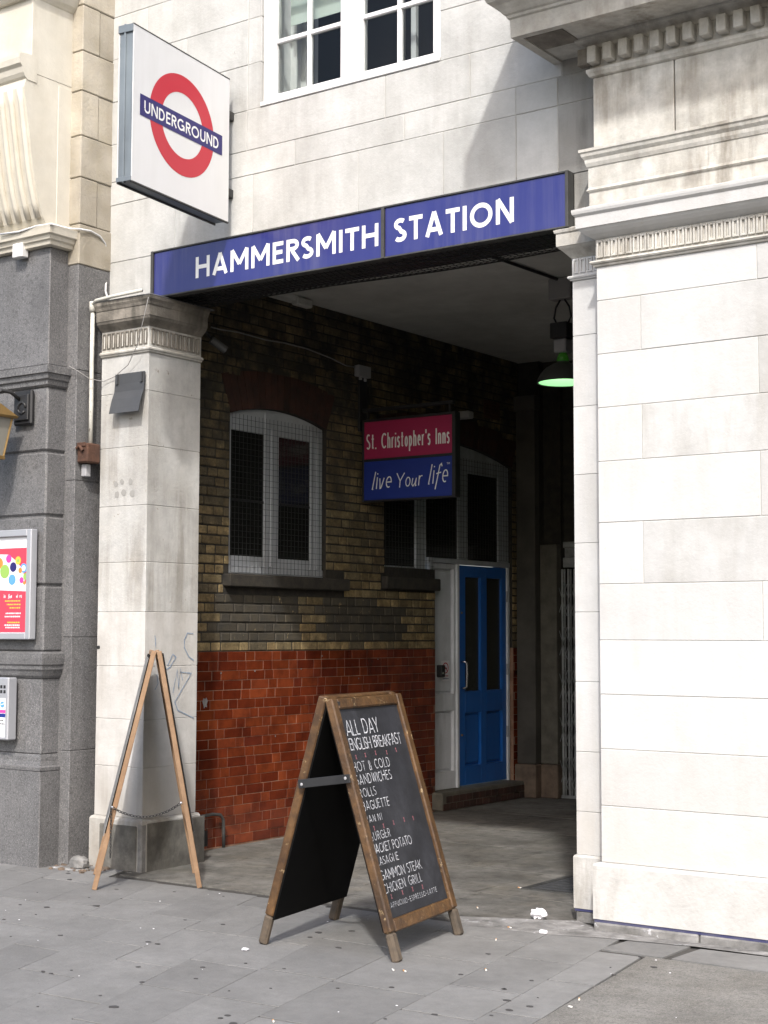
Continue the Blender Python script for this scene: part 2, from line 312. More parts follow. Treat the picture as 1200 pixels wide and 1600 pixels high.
# ------------------------------------------------------------ stroke lettering
def arc(cx, cy, rx, ry, a0, a1, n=10): return [(cx+rx*math.cos(math.radians(a0+(a1-a0)*i/n)), cy+ry*math.sin(math.radians(a0+(a1-a0)*i/n))) for i in range(n+1)]
def glyph(c, w):
    h = w/2; t = 1-h
    G = {
     'A': ([[(h*.9, 0), (.38, 1.0)], [(.38, 1.0), (.76-h*.9, 0)], [(.17, .27), (.59, .27)]], .76),
     'B': ([[(h, 0), (h, 1)], [(h, t)]+arc(.28, .76, .20-h*.3, .24-h, 90, -90)+[(h, .52)], [(h, .52)]+arc(.30, .26+h*.5, .24-h*.3, .26-h*.5, 90, -90)+[(h, h)]], .58),
     'C': ([arc(.40, .5, .40-h, .5-h, 48, 312, 16)], .68),
     'D': ([[(h, 0), (h, 1)], [(h, t)]+arc(.28, .5, .40-h, .5-h, 90, -90, 14)+[(h, h)]], .72),
     'E': ([[(h, 0), (h, 1)], [(h, t), (.5, t)], [(h, .52), (.46, .52)], [(h, h), (.5, h)]], .52),
     'F': ([[(h, 0), (h, 1)], [(h, t), (.5, t)], [(h, .52), (.44, .52)]], .5),
     'G': ([arc(.44, .5, .44-h, .5-h, 48, 350, 18), [(.50, .47), (.86-h, .47)], [(.86-h, .47), (.86-h, .06)]], .88),
     'H': ([[(h, 0), (h, 1)], [(.72-h, 0), (.72-h, 1)], [(h, .52), (.72-h, .52)]], .72),
     'I': ([[(h, 0), (h, 1)]], w),
     'J': ([[(.34-h, 1), (.34-h, .25)]+arc(.16, .22, .18-h, .22-h, 0, -120, 6)], .36),
     'K': ([[(h, 0), (h, 1)], [(.58, 1), (h+.02, .45)], [(.18, .55), (.62, 0)]], .62),
     'L': ([[(h, 0), (h, 1)], [(h, h), (.46, h)]], .48),
     'M': ([[(h, 0), (h, 1)], [(.88-h, 0), (.88-h, 1)], [(h, 1), (.44, .32)], [(.88-h, 1), (.44, .32)]], .88),
     'N': ([[(h, 0), (h, 1)], [(.74-h, 0), (.74-h, 1)], [(h, 1), (.74-h, 0)]], .74),
     'O': ([arc(.47, .5, .47-h, .5-h, 90, 450, 28)], .94),
     'P': ([[(h, 0), (h, 1)], [(h, t)]+arc(.30, .72, .24-h*.3, .28-h, 90, -90)+[(h, .44+h)]], .56),
     'R': ([[(h, 0), (h, 1)], [(h, t)]+arc(.30, .73, .22-h*.2, .27-h, 90, -90)+[(h, .46+h)], [(.28, .47), (.56, 0)]], .58),
     'S': ([arc(.27, .745, .25-h*.6, .255-h, 40, 255, 12)+arc(.26, .265, .26-h*.6, .265-h, 75, -145, 12)], .54),
     'T': ([[(.29, 0), (.29, 1)], [(0, t), (.58, t)]], .58),
     'U': ([[(h, 1), (h, .32)]+arc(.34, .34, .34-h, .34-h, 180, 360, 12)+[(.68-h, 1)]], .68),
     'V': ([[(h*.8, 1), (.35, 0)], [(.35, 0), (.70-h*.8, 1)]], .7),
     'W': ([[(h, 1), (.24, 0)], [(.24, 0), (.45, .9)], [(.45, .9), (.66, 0)], [(.66, 0), (.9-h, 1)]], .9),
     'X': ([[(0, 0), (.5, 1)], [(.5, 0), (0, 1)]], .5),
     'Y': ([[(0, 1), (.3, .45)], [(.6, 1), (.3, .45)], [(.3, .47), (.3, 0)]], .6),
     '&': ([[(.55, 0), (.12, .72)]+arc(.27, .78, .15, .18, 190, 0, 8)+[(.40, .65), (.08, .38)]+arc(.24, .24, .2, .2, 150, 330, 8)+[(.58, .42)]], .6),
     '-': ([[(.05, .45), (.35, .45)]], .4), '.': ([[(h, 0), (h, w)]], w), "'": ([[(h, .75), (h, 1)]], w), ' ': ([], .38),
     't': ([[(.16, .95), (.16, .1), (.3, h)], [(0, .66), (.34, .66)]], .34), 'h': ([[(h, 0), (h, 1)], arc(.2, .48, .2-h, .2, 180, 0, 6)+[(.4-h, 0)]], .4),
     'r': ([[(h, 0), (h, .68)], arc(.22, .44, .2-h, .22, 180, 70, 5)], .28), 'i': ([[(h, 0), (h, .68)], [(h, .84), (h, .84+w)]], w),
     's': ([arc(.15, .52, .15-h*.5, .15, 20, 240, 6)+arc(.15, .2, .15-h*.5, .18, 70, -150, 6)], .3), 'o': ([arc(.2, .34, .2-h, .34-h, 90, 450, 14)], .4),
     'p': ([[(h, -.3), (h, .68)], arc(.2, .34, .2-h, .34-h, 170, -170, 12)], .4), 'e': ([[(h, .36), (.38-h, .36)]+arc(.2, .36, .2-h, .32-h*.5, 0, 300, 12)], .4), 'n': ([[(h, 0), (h, .68)], arc(.2, .46, .2-h, .2, 180, 0, 6)+[(.4-h, 0)]], .4),
     'l': ([[(.12, 1.0), (0, .0), (.06, -.02)]], .12), 'v': ([[(.02, .6), (.10, .02), (.16, .05), (.32, .62)]], .34), 'u': ([[(.04, .55), (.0, .12), (.1, .0), (.24, .2), (.32, .55)], [(.32, .55), (.28, .02), (.36, .06)]], .38),
     'f': ([[(.36, .86), (.30, 1.0), (.2, .92), (.1, .2), (.02, -.3)], [(.0, .5), (.34, .56)]], .3),
    }
    return G.get(c, ([], .4))
def ribbon(mb, pts, w, z):
    P = [Vector(p) for p in pts]
    P = [p for i, p in enumerate(P) if i == 0 or (p-P[i-1]).length > 1e-6]; k = len(P)
    if k < 2: return
    closed = (P[0]-P[-1]).length < 1e-5
    if closed: P = P[:-1]; k -= 1
    vs = []
    for i in range(k):
        a = P[i-1] if (i > 0 or closed) else None; b = P[(i+1) % k] if (i < k-1 or closed) else None
        d1 = (P[i]-a).normalized() if a is not None else None; d2 = (b-P[i]).normalized() if b is not None else None
        if d1 is None: d1 = d2
        if d2 is None: d2 = d1
        n1 = Vector((-d1.y, d1.x)); n2 = Vector((-d2.y, d2.x)); m = n1+n2
        if m.length < .3: m = n1; q = 1
        else: m.normalize(); q = 1/max(.5, m.dot(n1))
        vs += [(P[i]+m*w/2*q).to_3d()+Vector((0, 0, z)), (P[i]-m*w/2*q).to_3d()+Vector((0, 0, z))]
    fs = [(2*i, 2*i+1, (2*i+3) % (2*k), (2*i+2) % (2*k)) for i in range(k if closed else k-1)]
    mb.add(vs, fs)
def write(mb, s, x, y, hgt, w=.15, gap=.13, width=None, xs=1., jit=0., base=0., slope=0., skew=0., drop=0.):
    """write s from (x,y), cap height hgt; width stretches the tracking to fit"""
    adv = [glyph(c, w)[1]*xs*hgt for c in s]
    if width: 
        g = (width-sum(adv))/max(1, len(s)-1)
        if g < .03*hgt: f = (width-.05*hgt*(len(s)-1))/sum(adv); xs *= f; adv = [a*f for a in adv]; g = .05*hgt
    else: g = gap*hgt
    n = 0; cx = x
    for c, a in zip(s, adv):
        jx, jy, jr = random.uniform(-jit, jit)*hgt, random.uniform(-jit, jit)*hgt, random.uniform(-jit, jit)*1.2
        for st in glyph(c, w)[0]:
            if drop and random.random() < drop: continue
            pts = []
            for px, py in st:
                X, Y = px*hgt*xs, py*hgt; X += Y*skew; X, Y = X*math.cos(jr)-Y*math.sin(jr), X*math.sin(jr)+Y*math.cos(jr)
                if jit: X += random.uniform(-jit, jit)*hgt*.25; Y += random.uniform(-jit, jit)*hgt*.25
                pts.append((cx+X+jx, y+Y+jy+slope*(cx-x)))
            ribbon(mb, pts, w*hgt*random.uniform(1-jit*2, 1+jit*2) if jit else w*hgt, base+.00012*(n % 7)); n += 1
        cx += a+g
def letters(s, x, y, hgt, w, T, m, par, name='letter', width=None, local=False, **k):
    adv = [glyph(c, w)[1]*k.get('xs', 1.)*hgt for c in s]; xs = k.pop('xs', 1.)
    g = (width-sum(adv))/max(1, len(s)-1)
    gg_ = k.pop('gap', .13); f = (width-gg_*hgt*(len(s)-1))/sum(adv); xs *= f; adv = [a*f for a in adv]; g = gg_*hgt
    cx = x
    for c, a in zip(s, adv):
        if c != ' ':
            mb = MB(); write(mb, c, cx, y+k.get('slope', 0)*(cx-x), hgt, w, xs=xs, base=k.get('base', 0.), skew=k.get('skew', 0.)); 
            if mb.v: (mb if local else place(mb, T)).build(name, m, par, local=local)
        cx += a+g
def place(mb, T): mb.v = [T @ v for v in mb.v]; return mb

# ============================================================ GROUND
g0 = MB().cbox(-150, 150, -150, 3.2, -.26, -.14).build('road', 'asphalt'); g0['kind'] = 'structure'
g1 = MB().cbox(-60, 60, 3.2, 60, -.26, -.010).build('pavement', 'pjoint'); g1['kind'] = 'structure'
# paving slabs: running joints as (x at y=5, x at y=7.5)
RJ = [(-9.2, -10.3), (-8.75, -9.85), (-8.3, -9.4), (-7.85, -8.95), (-7.4, -8.45), (-7.0, -8.03), (-6.55, -7.58), (-6.11, -7.13), (-5.80, -6.68), (-5.43, -6.27), (-5.05, -5.91), (-4.66, -5.36), (-4.28, -4.80), (-3.79, -4.20), (-3.43, -3.80), (-3.19, -3.56)]
def slab(poly, m='pave', z=0., name='paving_slab', th=.03, shrink=.005):
    cx = sum(p[0] for p in poly)/len(poly); cy = sum(p[1] for p in poly)/len(poly)
    def sh(q): return [(p[0]+(cx-p[0])/max(.05, math.hypot(cx-p[0], cy-p[1]))*q, p[1]+(cy-p[1])/max(.05, math.hypot(cx-p[0], cy-p[1]))*q) for p in poly]
    n = len(poly); a = sh(shrink); b = sh(shrink+.0015); mb = MB()
    t = [random.uniform(-.0012, .0012) for _ in poly]
    mb.add([(x, y, z-th) for x, y in a]+[(x, y, z-.0015+e) for (x, y), e in zip(a, t)]+[(x, y, z+e) for (x, y), e in zip(b, t)],
           [(i, (i+1) % n, n+(i+1) % n, n+i) for i in range(n)]+[(n+i, n+(i+1) % n, 2*n+(i+1) % n, 2*n+i) for i in range(n)]+[tuple(range(2*n, 3*n))])
    return mb.build(name, m, g1)
jx = lambda j, y: j[0]+(j[1]-j[0])*(y-5)/2.5
def yend(x):  # where the street paving stops
    return 7.66 if x < -7.2 else (7.42 if x < -4.3 else 7.55)
for i in range(len(RJ)-1):
    y = 3.25+random.uniform(.0, .6); first = True; a, b = RJ[i], RJ[i+1]; last = 3.2
    while last < 8:
        mid = (jx(a, last)+jx(b, last))/2; ye = yend(mid)
        y1 = last+random.uniform(.52, .80)
        if i == len(RJ)-2: ye = 7.21
        if y1 > ye-.2: y1 = ye
        sk_ = .02
        slab([(jx(a, last)+.001, last-sk_+.004), (jx(b, last)-.001, last+.004), (jx(b, y1)-.001, y1-.004), (jx(a, y1)+.001, y1-sk_-.004)]); last = y1
        if last >= ye: break
# slabs along the foot of the right pier
for x0, x1 in ((-3.78, -3.42), (-3.38, -2.6), (-2.58, -1.8), (-1.78, -1.0)): slab([(x0, 7.25), (x1, 7.25), (x1, 7.60), (x0+.02, 7.56)])
apr = MB().cbox(-3.17, 6, 3.25, 7.23, -.03, -.002)
apr = MB().add([(-2.96, 3.25, -.03), (6, 3.25, -.03), (6, 7.22, -.03), (-3.52, 7.22, -.03), (-2.96, 3.25, -.001), (6, 3.25, -.001), (6, 7.22, -.001), (-3.50, 7.22, -.001)], [(4, 5, 6, 7), (0, 1, 5, 4), (0, 3, 7, 4), (3, 2, 6, 7)]).build('concrete_apron', 'conc', g1)
# rough cement band under the opening and along the right pier's foot
ce = MB(); 
ce.add([(-4.75, 7.36, .002), (-4.2, 7.40, .002), (-3.9, 7.50, .003), (-3.4, 7.58, .003), (-1, 7.58, .003), (-1, 7.72, .006), (-4.0, 7.68, .006), (-4.22, 7.84, .006), (-4.9, 7.56, .002)], [tuple(range(9))])
ce.build('cement_band', 'cement', g1)
# entrance floor slabs
ys = [7.50, 8.35, 9.25, 10.2, 11.1, 12.1, 13.5]
for k in range(len(ys)-1):
    x = -7.55 if k < 1 else -7.86; xe = -4.26
    while x < xe:
        x1 = min(xe, x+random.uniform(.75, 1.15)); x1 = xe if xe-x1 < .3 else x1
        slab([(x, ys[k]+.006), (x1, ys[k]+.006), (x1, ys[k+1]), (x, ys[k+1])], 'pavein', -.001); x = x1
# thin mortar fillet debris line + gum
def discs(n, name, m, zone, rr):
    mb = MB()
    for _ in range(n):
        y = random.uniform(zone[2], zone[3]); x = random.uniform(zone[0], zone[1])-(y-5)*.55; r = random.uniform(*rr)*random.choice((.6, 1, 1, 1.3)); q = random.uniform(.6, 1)
        k = 10; th = random.uniform(0, 6.28)
        vs = [(x+r*math.cos(6.283*j/k+th)*random.uniform(.82, 1.15), y+r*q*math.sin(6.283*j/k+th)*random.uniform(.82, 1.15), .0030) for j in range(k)]
        vs += [(a, b, .0005) for a, b, _ in vs]
        mb.add(vs, [tuple(range(k))]+[(j, (j+1) % k, k+(j+1) % k, k+j) for j in range(k)])
    return mb.build(name, m, None, kind='stuff')
tag(discs(120, 'chewing_gum_spots', 'gum', (-7.2, -2.2, 4.2, 7.4), (.008, .021)), 'dark trodden chewing gum spots on the grey paving', 'gum spots')

# ============================================================ STATION BUILDING
SB = thing('station_building', 'pale limestone station front with arched dark passage, brick side wall and blue door', 'building', (-5.9, 7.8, 0))
def slabs_front(parent, xs, zs, y, m, depth=.06, gap=.003, c=.003, name='stone_block', jit=.0012):
    for z0, z1, cuts in zs:
        for a, b in zip(cuts[:-1], cuts[1:]):
            d = random.uniform(-jit, jit); box(name, m, parent, a+gap/2, b-gap/2, y+d, y+depth, z0+gap/2, z1-gap/2, c)
# --- right pier
RP = MB().cbox(-3.990, 2.5, 7.7038, 8.4, 0, 4.03).cbox(-4.2365, -3.9, 7.8637, 8.4, 0.0, 3.9).build('right_pier', 'joint', SB)
rz = [3.727, 3.531, 3.222, 2.914, 2.607, 2.26, 1.914, 1.60, 1.298, .996, .683, .372]
for i in range(len(rz)-1):
    cuts = [-4.0, -3.04, -2.1, -1.1, 0, 1.2, 2.5] if i % 2 == 0 else [-4.0, -3.725, -2.6, -1.6, -.5, .6, 2.5]
    if i >= 7: cuts = [-4.0, -2.5-.3*(i % 2), -1.2, .2, 1.4, 2.5]
    if i < 6:
        slabs_front(RP, None, [(rz[i+1], rz[i], cuts[:2])], 7.70, 'pale', .12); slabs_front(RP, None, [(rz[i+1], rz[i], cuts[1:])], 7.70, 'greyer', .12)
    else: slabs_front(RP, None, [(rz[i+1], rz[i], cuts)], 7.70, 'pale', .12)
for i, z in enumerate([3.708, 3.38, 2.96, 2.56, 2.16, 1.76, 1.36, .96, .62]):
    z1 = [3.708, 3.38, 2.96, 2.56, 2.16, 1.76, 1.36, .96, .62, .375][i+1]
    MB().cbox(-4.24, -4.0, 7.86, 8.40, z1+.0015, z-.001, .002).build('stone_block', 'pale', RP)
o = MB().sweep([(2.5, 7.70), (-4.0, 7.70), (-4.0, 7.858)], [(.035, .065), (.036, .355), (.03, .366), (.004, .372)]).build('plinth', 'plinthst', RP)
o = MB().sweep([(-3.97, 7.86), (-4.24, 7.86), (-4.24, 8.40)], [(.014, .075), (.015, .362), (.01, .372), (.002, .376)]).build('plinth', 'plinthst', RP)
MB().sweep([(2.5, 7.70), (-4.0, 7.70), (-4.0, 7.858)], [(.030, .048), (.030, .065)]).sweep([(-3.97, 7.86), (-4.24, 7.86), (-4.24, 8.40)], [(.010, .06), (.010, .075)]).build('damp_course', 'strip', RP)
mb = MB()
x = -4.03
while x < 2.4:
    w_ = random.uniform(.35, .8); mb.cbox(x, min(2.5, x+w_-.006), 7.66-random.uniform(-.004, .006), 7.75, -.01, .048, .008); x += w_
mb.cbox(-4.245, -4.035, 7.852, 8.2, -.01, .06, .008); mb.build('footing', 'foot', RP)
# mouldings of the right pier
PT = [(2.5, 7.70), (-4.0, 7.70), (-4.0, 7.858)]
sw = lambda name, prof, m='trim', path=PT, par=RP: MB().sweep(path, prof).build(name, m, par)
sw('astragal', [(.0, 3.727), (.012, 3.730), (.014, 3.738), (.012, 3.742), (.024, 3.744), (.030, 3.752), (.024, 3.762), (.0, 3.766)])
sw('fluted_band', [(.001, 3.767), (.001, 3.888)], 'trim')
sw('capital', [(.005, 3.888), (.020, 3.896), (.045, 3.912), (.066, 3.930), (.078, 3.944), (.086, 3.946), (.086, 4.012), (.092, 4.018), (.100, 4.026), (.104, 4.040), (.104, 4.053), (.030, 4.082)], 'pale')
sw('architrave', [(.026, 4.083), (.026, 4.160), (.034, 4.164), (.040, 4.172), (.034, 4.18), (.030, 4.19), (.030, 4.306), (.036, 4.310), (.044, 4.33), (.046, 4.35), (.060, 4.368), (.064, 4.385), (.072, 4.392), (.072, 4.408), (.010, 4.424)])
# frieze blocks
for a, b in ((-4.008, -3.503), (-3.497, -2.75), (-2.744, -1.9), (-1.9, -1), (-1, .2), (.2, 2.5)):
    MB().cbox(a+.001, b-.001, 7.692+random.uniform(0, .003), 7.86, 4.425, 4.838, .003).build('frieze_block', 'trim', RP)
sw('bed_moulding', [(.010, 4.838), (.024, 4.845), (.030, 4.858), (.036, 4.866), (.036, 4.885), (.018, 4.892), (.018, 5.0), (.03, 5.004), (.04, 5.02), (.06, 5.035), (.085, 5.045), (.085, 5.06)])
x = -4.005
while x < -1.2:
    MB().cbox(x, x+.056, 7.612, 7.69, 4.905, 5.002, .005).build('dentil', 'trim', RP); x += .0985
MB().cbox(-4.075, -4.0, 7.63, 7.69, 4.905, 5.002, .005).build('dentil', 'dirty', RP)
CT = [(2.5, 7.70), (-4.0, 7.70), (-4.0, 7.862)]
MB().sweep(CT, [(.075, 5.062), (.30, 5.062), (.30, 5.048), (.352, 5.046), (.356, 5.15), (.368, 5.158), (.372, 5.172), (.384, 5.18), (.40, 5.20), (.425, 5.225), (.452, 5.240), (.462, 5.262), (.47, 5.275), (.47, 5.368)]).build('cornice', 'trim', RP)
MB().cbox(-4.30, -4.06, 7.42, 7.64, 5.054, 5.064, .004).build('soffit_panel', 'dirty', RP)
MB().cbox(-4.49, 2.5, 7.0, 7.88, 5.37, 5.56, .01).build('cornice_cap', 'trim', RP)
# fluting on the capitals (raised loops)
def flutes(n, place_fn, z0, z1, pitch, par, m, tw=.005):
    mb = MB()
    for i in range(n):
        a = i*pitch
        for (u0, u1, w0, w1) in ((a, a+tw, z0, z1), (a+pitch*.60, a+pitch*.60+tw, z0, z1), (a+tw, a+pitch*.60, z1-tw, z1), (a+tw, a+pitch*.60, z0, z0+tw)): place_fn(mb, u0, u1, w0, w1)
    return mb.build('fluting', m, par, kind='stuff')
flutes(66, lambda mb, a, b, c, d: mb.cbox(-3.99+a, -3.99+b, 7.686, 7.70, c, d, .001), 3.778, 3.876, .0455, RP, 'trim', .011)
JT = [(-3.97, 7.86), (-4.24, 7.86), (-4.24, 8.40)]
sw('astragal', [(.0, 3.708), (.010, 3.712), (.012, 3.72), (.02, 3.722), (.024, 3.73), (.018, 3.738), (.0, 3.742)], 'pale', JT)
sw('fluted_band', [(.001, 3.743), (.001, 3.845)], 'pale', JT)
sw('capital', [(.004, 3.845), (.018, 3.862), (.04, 3.885), (.058, 3.9), (.066, 3.91), (.070, 3.912), (.070, 3.985), (.078, 3.992), (.082, 4.008), (.03, 4.03)], 'trim', JT)
flutes(5, lambda mb, a, b, c, d: mb.cbox(-4.232+a, -4.232+b, 7.851, 7.86, c, d, .001), 3.752, 3.838, .0455, RP, 'pale', .009)

# --- left pier
LP = MB().cbox(-7.99, -7.5335, 7.7036, 8.23, 0, 3.99).build('left_pier', 'joint', SB)
lz = [3.61, 3.34, 2.95, 2.53, 2.13, 1.78, 1.40, 1.03, .70, .352]
for i in range(len(lz)-1):
    MB().cbox(-8.0, -7.53, 7.70, 8.24, lz[i+1]+.0015, lz[i]-.001, .0025).build('stone_block', 'pier' if lz[i] > 1.8 else 'cleaned', LP)
LT = [(-7.53, 8.24), (-7.53, 7.70), (-8.0, 7.70)]
MB().sweep(LT, [(.045, -.01), (.045, .335), (.03, .348), (.002, .352)]).build('plinth', 'pier', LP)
MB().cbox(-7.90, -7.53, 7.648, 7.70, -.01, .31, .01).build('cement_patch', 'footdark', LP); MB().cbox(-7.528, -7.483, 7.647, 7.70, -.01, .325, .01).build('corner_bead', 'foot', LP); MB().cbox(-7.487, -7.479, 7.702, 8.285, -.01, .325, .006).build('cement_patch', 'footdark', LP)
sw('astragal', [(.0, 3.612), (.012, 3.616), (.014, 3.626), (.024, 3.63), (.026, 3.64), (.018, 3.65), (.0, 3.655)], 'trim', LT, LP)
sw('fluted_band', [(.001, 3.656), (.001, 3.800)], 'trim', LT, LP)
sw('capital', [(.004, 3.80), (.015, 3.812), (.032, 3.826), (.052, 3.846), (.058, 3.862), (.062, 3.865), (.062, 3.935), (.068, 3.942), (.074, 3.960), (.084, 3.978), (.084, 4.0)], 'dirty', LT, LP)
MB().cbox(-8.0, -7.45, 7.62, 8.30, 4.0, 4.012, .005).build('lead_flashing', 'leadtop', LP)
flutes(10, lambda mb, a, b, c, d: mb.cbox(-7.99+a, -7.99+b, 7.691, 7.70, c, d, .001), 3.672, 3.785, .0455, LP, 'dirty', .008)
flutes(11, lambda mb, a, b, c, d: mb.cbox(-7.53, -7.521, 7.72+a, 7.72+b, c, d, .001), 3.672, 3.785, .046, LP, 'dirty', .008)
MB().ell((-7.985, 7.70, 1.53), .018, .006, .012, 8, .2).build('drill_hole', 'dark', LP)
# glue marks and graffiti on the left pier
for (x, z, r) in ((-7.835, 2.69, .022), (-7.775, 2.705, .020), (-7.69, 2.70, .022), (-7.825, 2.615, .024), (-7.755, 2.625, .026), (-7.672, 2.615, .025)):
    k = 12; mb = MB(); mb.add([(x+r*random.uniform(.8, 1.15)*math.cos(6.283*j/k), 7.6975, z+r*random.uniform(.8, 1.15)*math.sin(6.283*j/k)) for j in range(k)], [tuple(range(k))]); mb.build('glue_spot', 'glue', LP)
def proj(u, v, axis, val):   # image direction -> a point on a wall plane (used only to read positions off the plan)
    d = fw+rt*((u-600)/2381)-up*((v-800)/2381); t = (val-CAM[axis])/d[axis]; return CAM+d*t
T_side = frame3((-7.5265, 0, 0), (0, 1, 0), (0, 0, 1))
mb = MB()
for st in (((242, 993), (243, 1001), (243, 1012)), ((302, 990), (293, 989), (288, 1000), (288, 1012), (295, 1026), (303, 1032)), ((245, 1053), (247, 1068), (242, 1078)), ((262, 1040), (270, 1022), (275, 1027), (265, 1043), (256, 1048)),
           ((270, 1083), (277, 1046), (279, 1076), (282, 1045), (285, 1063)), ((282, 1050), (299, 1052), (273, 1097), (278, 1110), (303, 1122))):
    pts = [(proj(u, v, 0, -7.5265).y, proj(u, v, 0, -7.5265).z) for u, v in st]; mb = MB(); ribbon(mb, pts, .007, .0001*len(st)); place(mb, T_side).build('graffiti', 'graf', LP)

# --- upper wall
UW = MB().cbox(-8.12, -6.66, 7.8645, 8.45, 4.405, 7.2).cbox(-6.66, -5.17, 7.8645, 8.45, 4.405, 5.25).cbox(-5.17, 2.5, 7.8645, 8.45, 4.405, 7.2).build('upper_wall', 'joint', SB)
courses = [(4.03, 4.358, [-8.13, -7.62, None, -4.228, -3.9]), (4.358, 4.79, [-8.13, -7.45, -6.72, -5.815, -5.149, -4.62, -4.33, -3.9]), (4.79, 4.966, [-8.13, -7.3, -6.35, -5.45, -4.62, -4.33, -3.9]),
           (4.966, 5.252, [-8.13, -7.55, -6.78, -5.6, -4.95, -4.3, -3.9])]
for z0, z1, cs in courses:
    for a, b in zip(cs[:-1], cs[1:]):
        if a is None or b is None: continue
        e = random.uniform(-.0015, .0015)
        if b > -4.0: e += .001
        MB().cbox(a+.0015, b-.0015, 7.86+e, 7.9, z0+.0015, z1-.0015, .0035).build('stone_block', 'wallsoot' if a < -4.2 and b > -4.25 and a > -4.5 else 'wall', UW)
z = 5.252; k = 0
while z < 7.1:
    z1 = z+.325
    for a, b in (([-8.13, -7.35], [-7.35, -6.775]) if k % 2 else ([-8.13, -7.75], [-7.75, -6.775])): MB().cbox(a+.0015, b-.0015, 7.86+random.uniform(-.0015, .0015), 7.9, z+.0015, z1-.0015, .0035).build('stone_block', 'wall', UW)
    MB().cbox(-6.772, -6.655, 7.8625, 7.9, z+.0015, z1-.0015, .003).build('stone_block', 'wall', UW)
    for a, b in (([-5.175, -4.7], [-4.7, -3.9]) if k % 2 else ([-5.175, -4.3], [-4.3, -3.9])): MB().cbox(a+.0015, b-.0015, 7.86+random.uniform(-.0015, .0015), 7.9, z+.0015, z1-.0015, .0035).build('stone_block', 'wall', UW)
    z = z1; k += 1
# upper window
uw = MB().cbox(-6.655, -5.178, 7.85, 8.0, 5.254, 5.285, .004).cbox(-6.655, -6.585, 7.885, 8.0, 5.285, 7.1, .004).cbox(-5.245, -5.178, 7.90, 8.0, 5.285, 7.1, .004).cbox(-5.99, -5.845, 7.90, 8.0, 5.287, 7.1, .004).cbox(-5.925, -5.917, 7.893, 7.90, 5.287, 7.1, .001).cbox(-6.60, -6.59, 7.875, 7.886, 5.287, 7.1, .002)
UWn = uw.build('window', 'paint', UW)
# window parts are hung from the building itself so that the bars stay within three levels
UWn2 = thing  # (name kept free)
def bars(parent, x0, x1, zb):
    mb = MB().cbox(x0, x1, 7.915, 7.96, zb, zb+.055, .004).cbox(x0, x0+.02, 7.915, 7.96, zb+.055, 7.1, .003).cbox(x1-.02, x1, 7.915, 7.96, zb+.055, 7.1, .003); return mb
for x0, x1, xm in ((-6.585, -5.99, -6.285), (-5.845, -5.245, -5.535)):
    mb = bars(UW, x0, x1, 5.287).cbox(xm-.016, xm+.016, 7.92, 7.955, 5.342, 7.1, .004)
    for z in (5.70, 6.07, 6.44, 6.8): mb.cbox(x0+.02, x1-.02, 7.918, 7.953, z, z+.03, .004)
    mb.build('window_sash', 'paint', UW)
    MB().cbox(x0+.01, x1-.01, 7.938, 7.941, 5.33, 7.1).build('window_pane', 'clear', UW)
MB().cbox(-8.6, -4.9, 9.6, 9.65, 5.0, 7.2).cbox(-8.6, -8.58, 8.5, 9.65, 5.0, 7.2).cbox(-4.92, -4.9, 8.5, 9.65, 5.0, 7.2).cbox(-8.6, -4.9, 8.46, 9.65, 5.0, 5.02).cbox(-8.6, -4.9, 8.46, 9.65, 7.2, 7.22).cbox(-8.6, -6.67, 8.455, 8.47, 5.0, 7.2).build('room_inside', 'inner', SB)
MB().cbox(-6.659, -6.65, 8.005, 8.44, 5.286, 7.1, .002).cbox(-6.66, -6.60, 8.18, 8.20, 5.286, 7.1, .002).cbox(-6.66, -6.61, 8.30, 8.325, 5.286, 7.1, .002).build('window_reveal', 'white', UW)
mb = MB(); n = 9
for i in range(n):
    xa, xb = -6.90+.22*i/n, -6.90+.22*(i+1)/n; ya, yb = 8.50+.03*(i % 2), 8.50+.03*((i+1) % 2); mb.add([(xa, ya, 5.3), (xb, yb, 5.3), (xb, yb, 7.1), (xa, ya, 7.1)], [(0, 1, 2, 3)])
mb.build('curtain', 'curtain', SB, smooth=True)
MB().cbox(-6.54, -6.06, 8.04, 8.045, 5.86, 7.1).build('roller_blind', 'blind', SB)
for x in (-5.66, -5.645, -5.36): MB().cbox(x, x+.012, 8.12, 8.14, 5.3, 7.1, .002).build('blind_rod', 'curtain' if x in (-5.66, -6.44) else 'gcable', SB)
MB().cbox(-5.700, -5.66, 8.30, 8.33, 5.25, 7.1).build('inner_mullion', 'paint', SB)

# --- lintel beam, ceiling, hidden enclosing walls
MB().cbox(-8.1, -4.24, 7.905, 8.36, 4.075, 4.403, .004).build('lintel_beam', 'dark', SB)
MB().cbox(-8.3, -3.9, 8.285, 13.9, 4.415, 4.6).build('passage_ceiling', 'ceil', SB)
MB().cbox(-7.895, -7.78, 8.30, 9.75, 4.37, 4.414, .004).build('ceiling_fillet', 'ceil', SB)
MB().cbox(-4.24, -4.0, 8.405, 16, 0, 4.41).build('passage_side_wall', 'mortar', SB)
MB().cbox(-9, -3.9, 16, 16.2, -.1, 4.6).cbox(-9, -3.9, 13.9, 16, 4.42, 4.6).cbox(-8.3, -8.1, 13.6, 16, 0, 4.41).cbox(-8.3, -3.9, 7.9, 13.9, 4.605, 4.7).build('rear_wall', 'inner', SB)

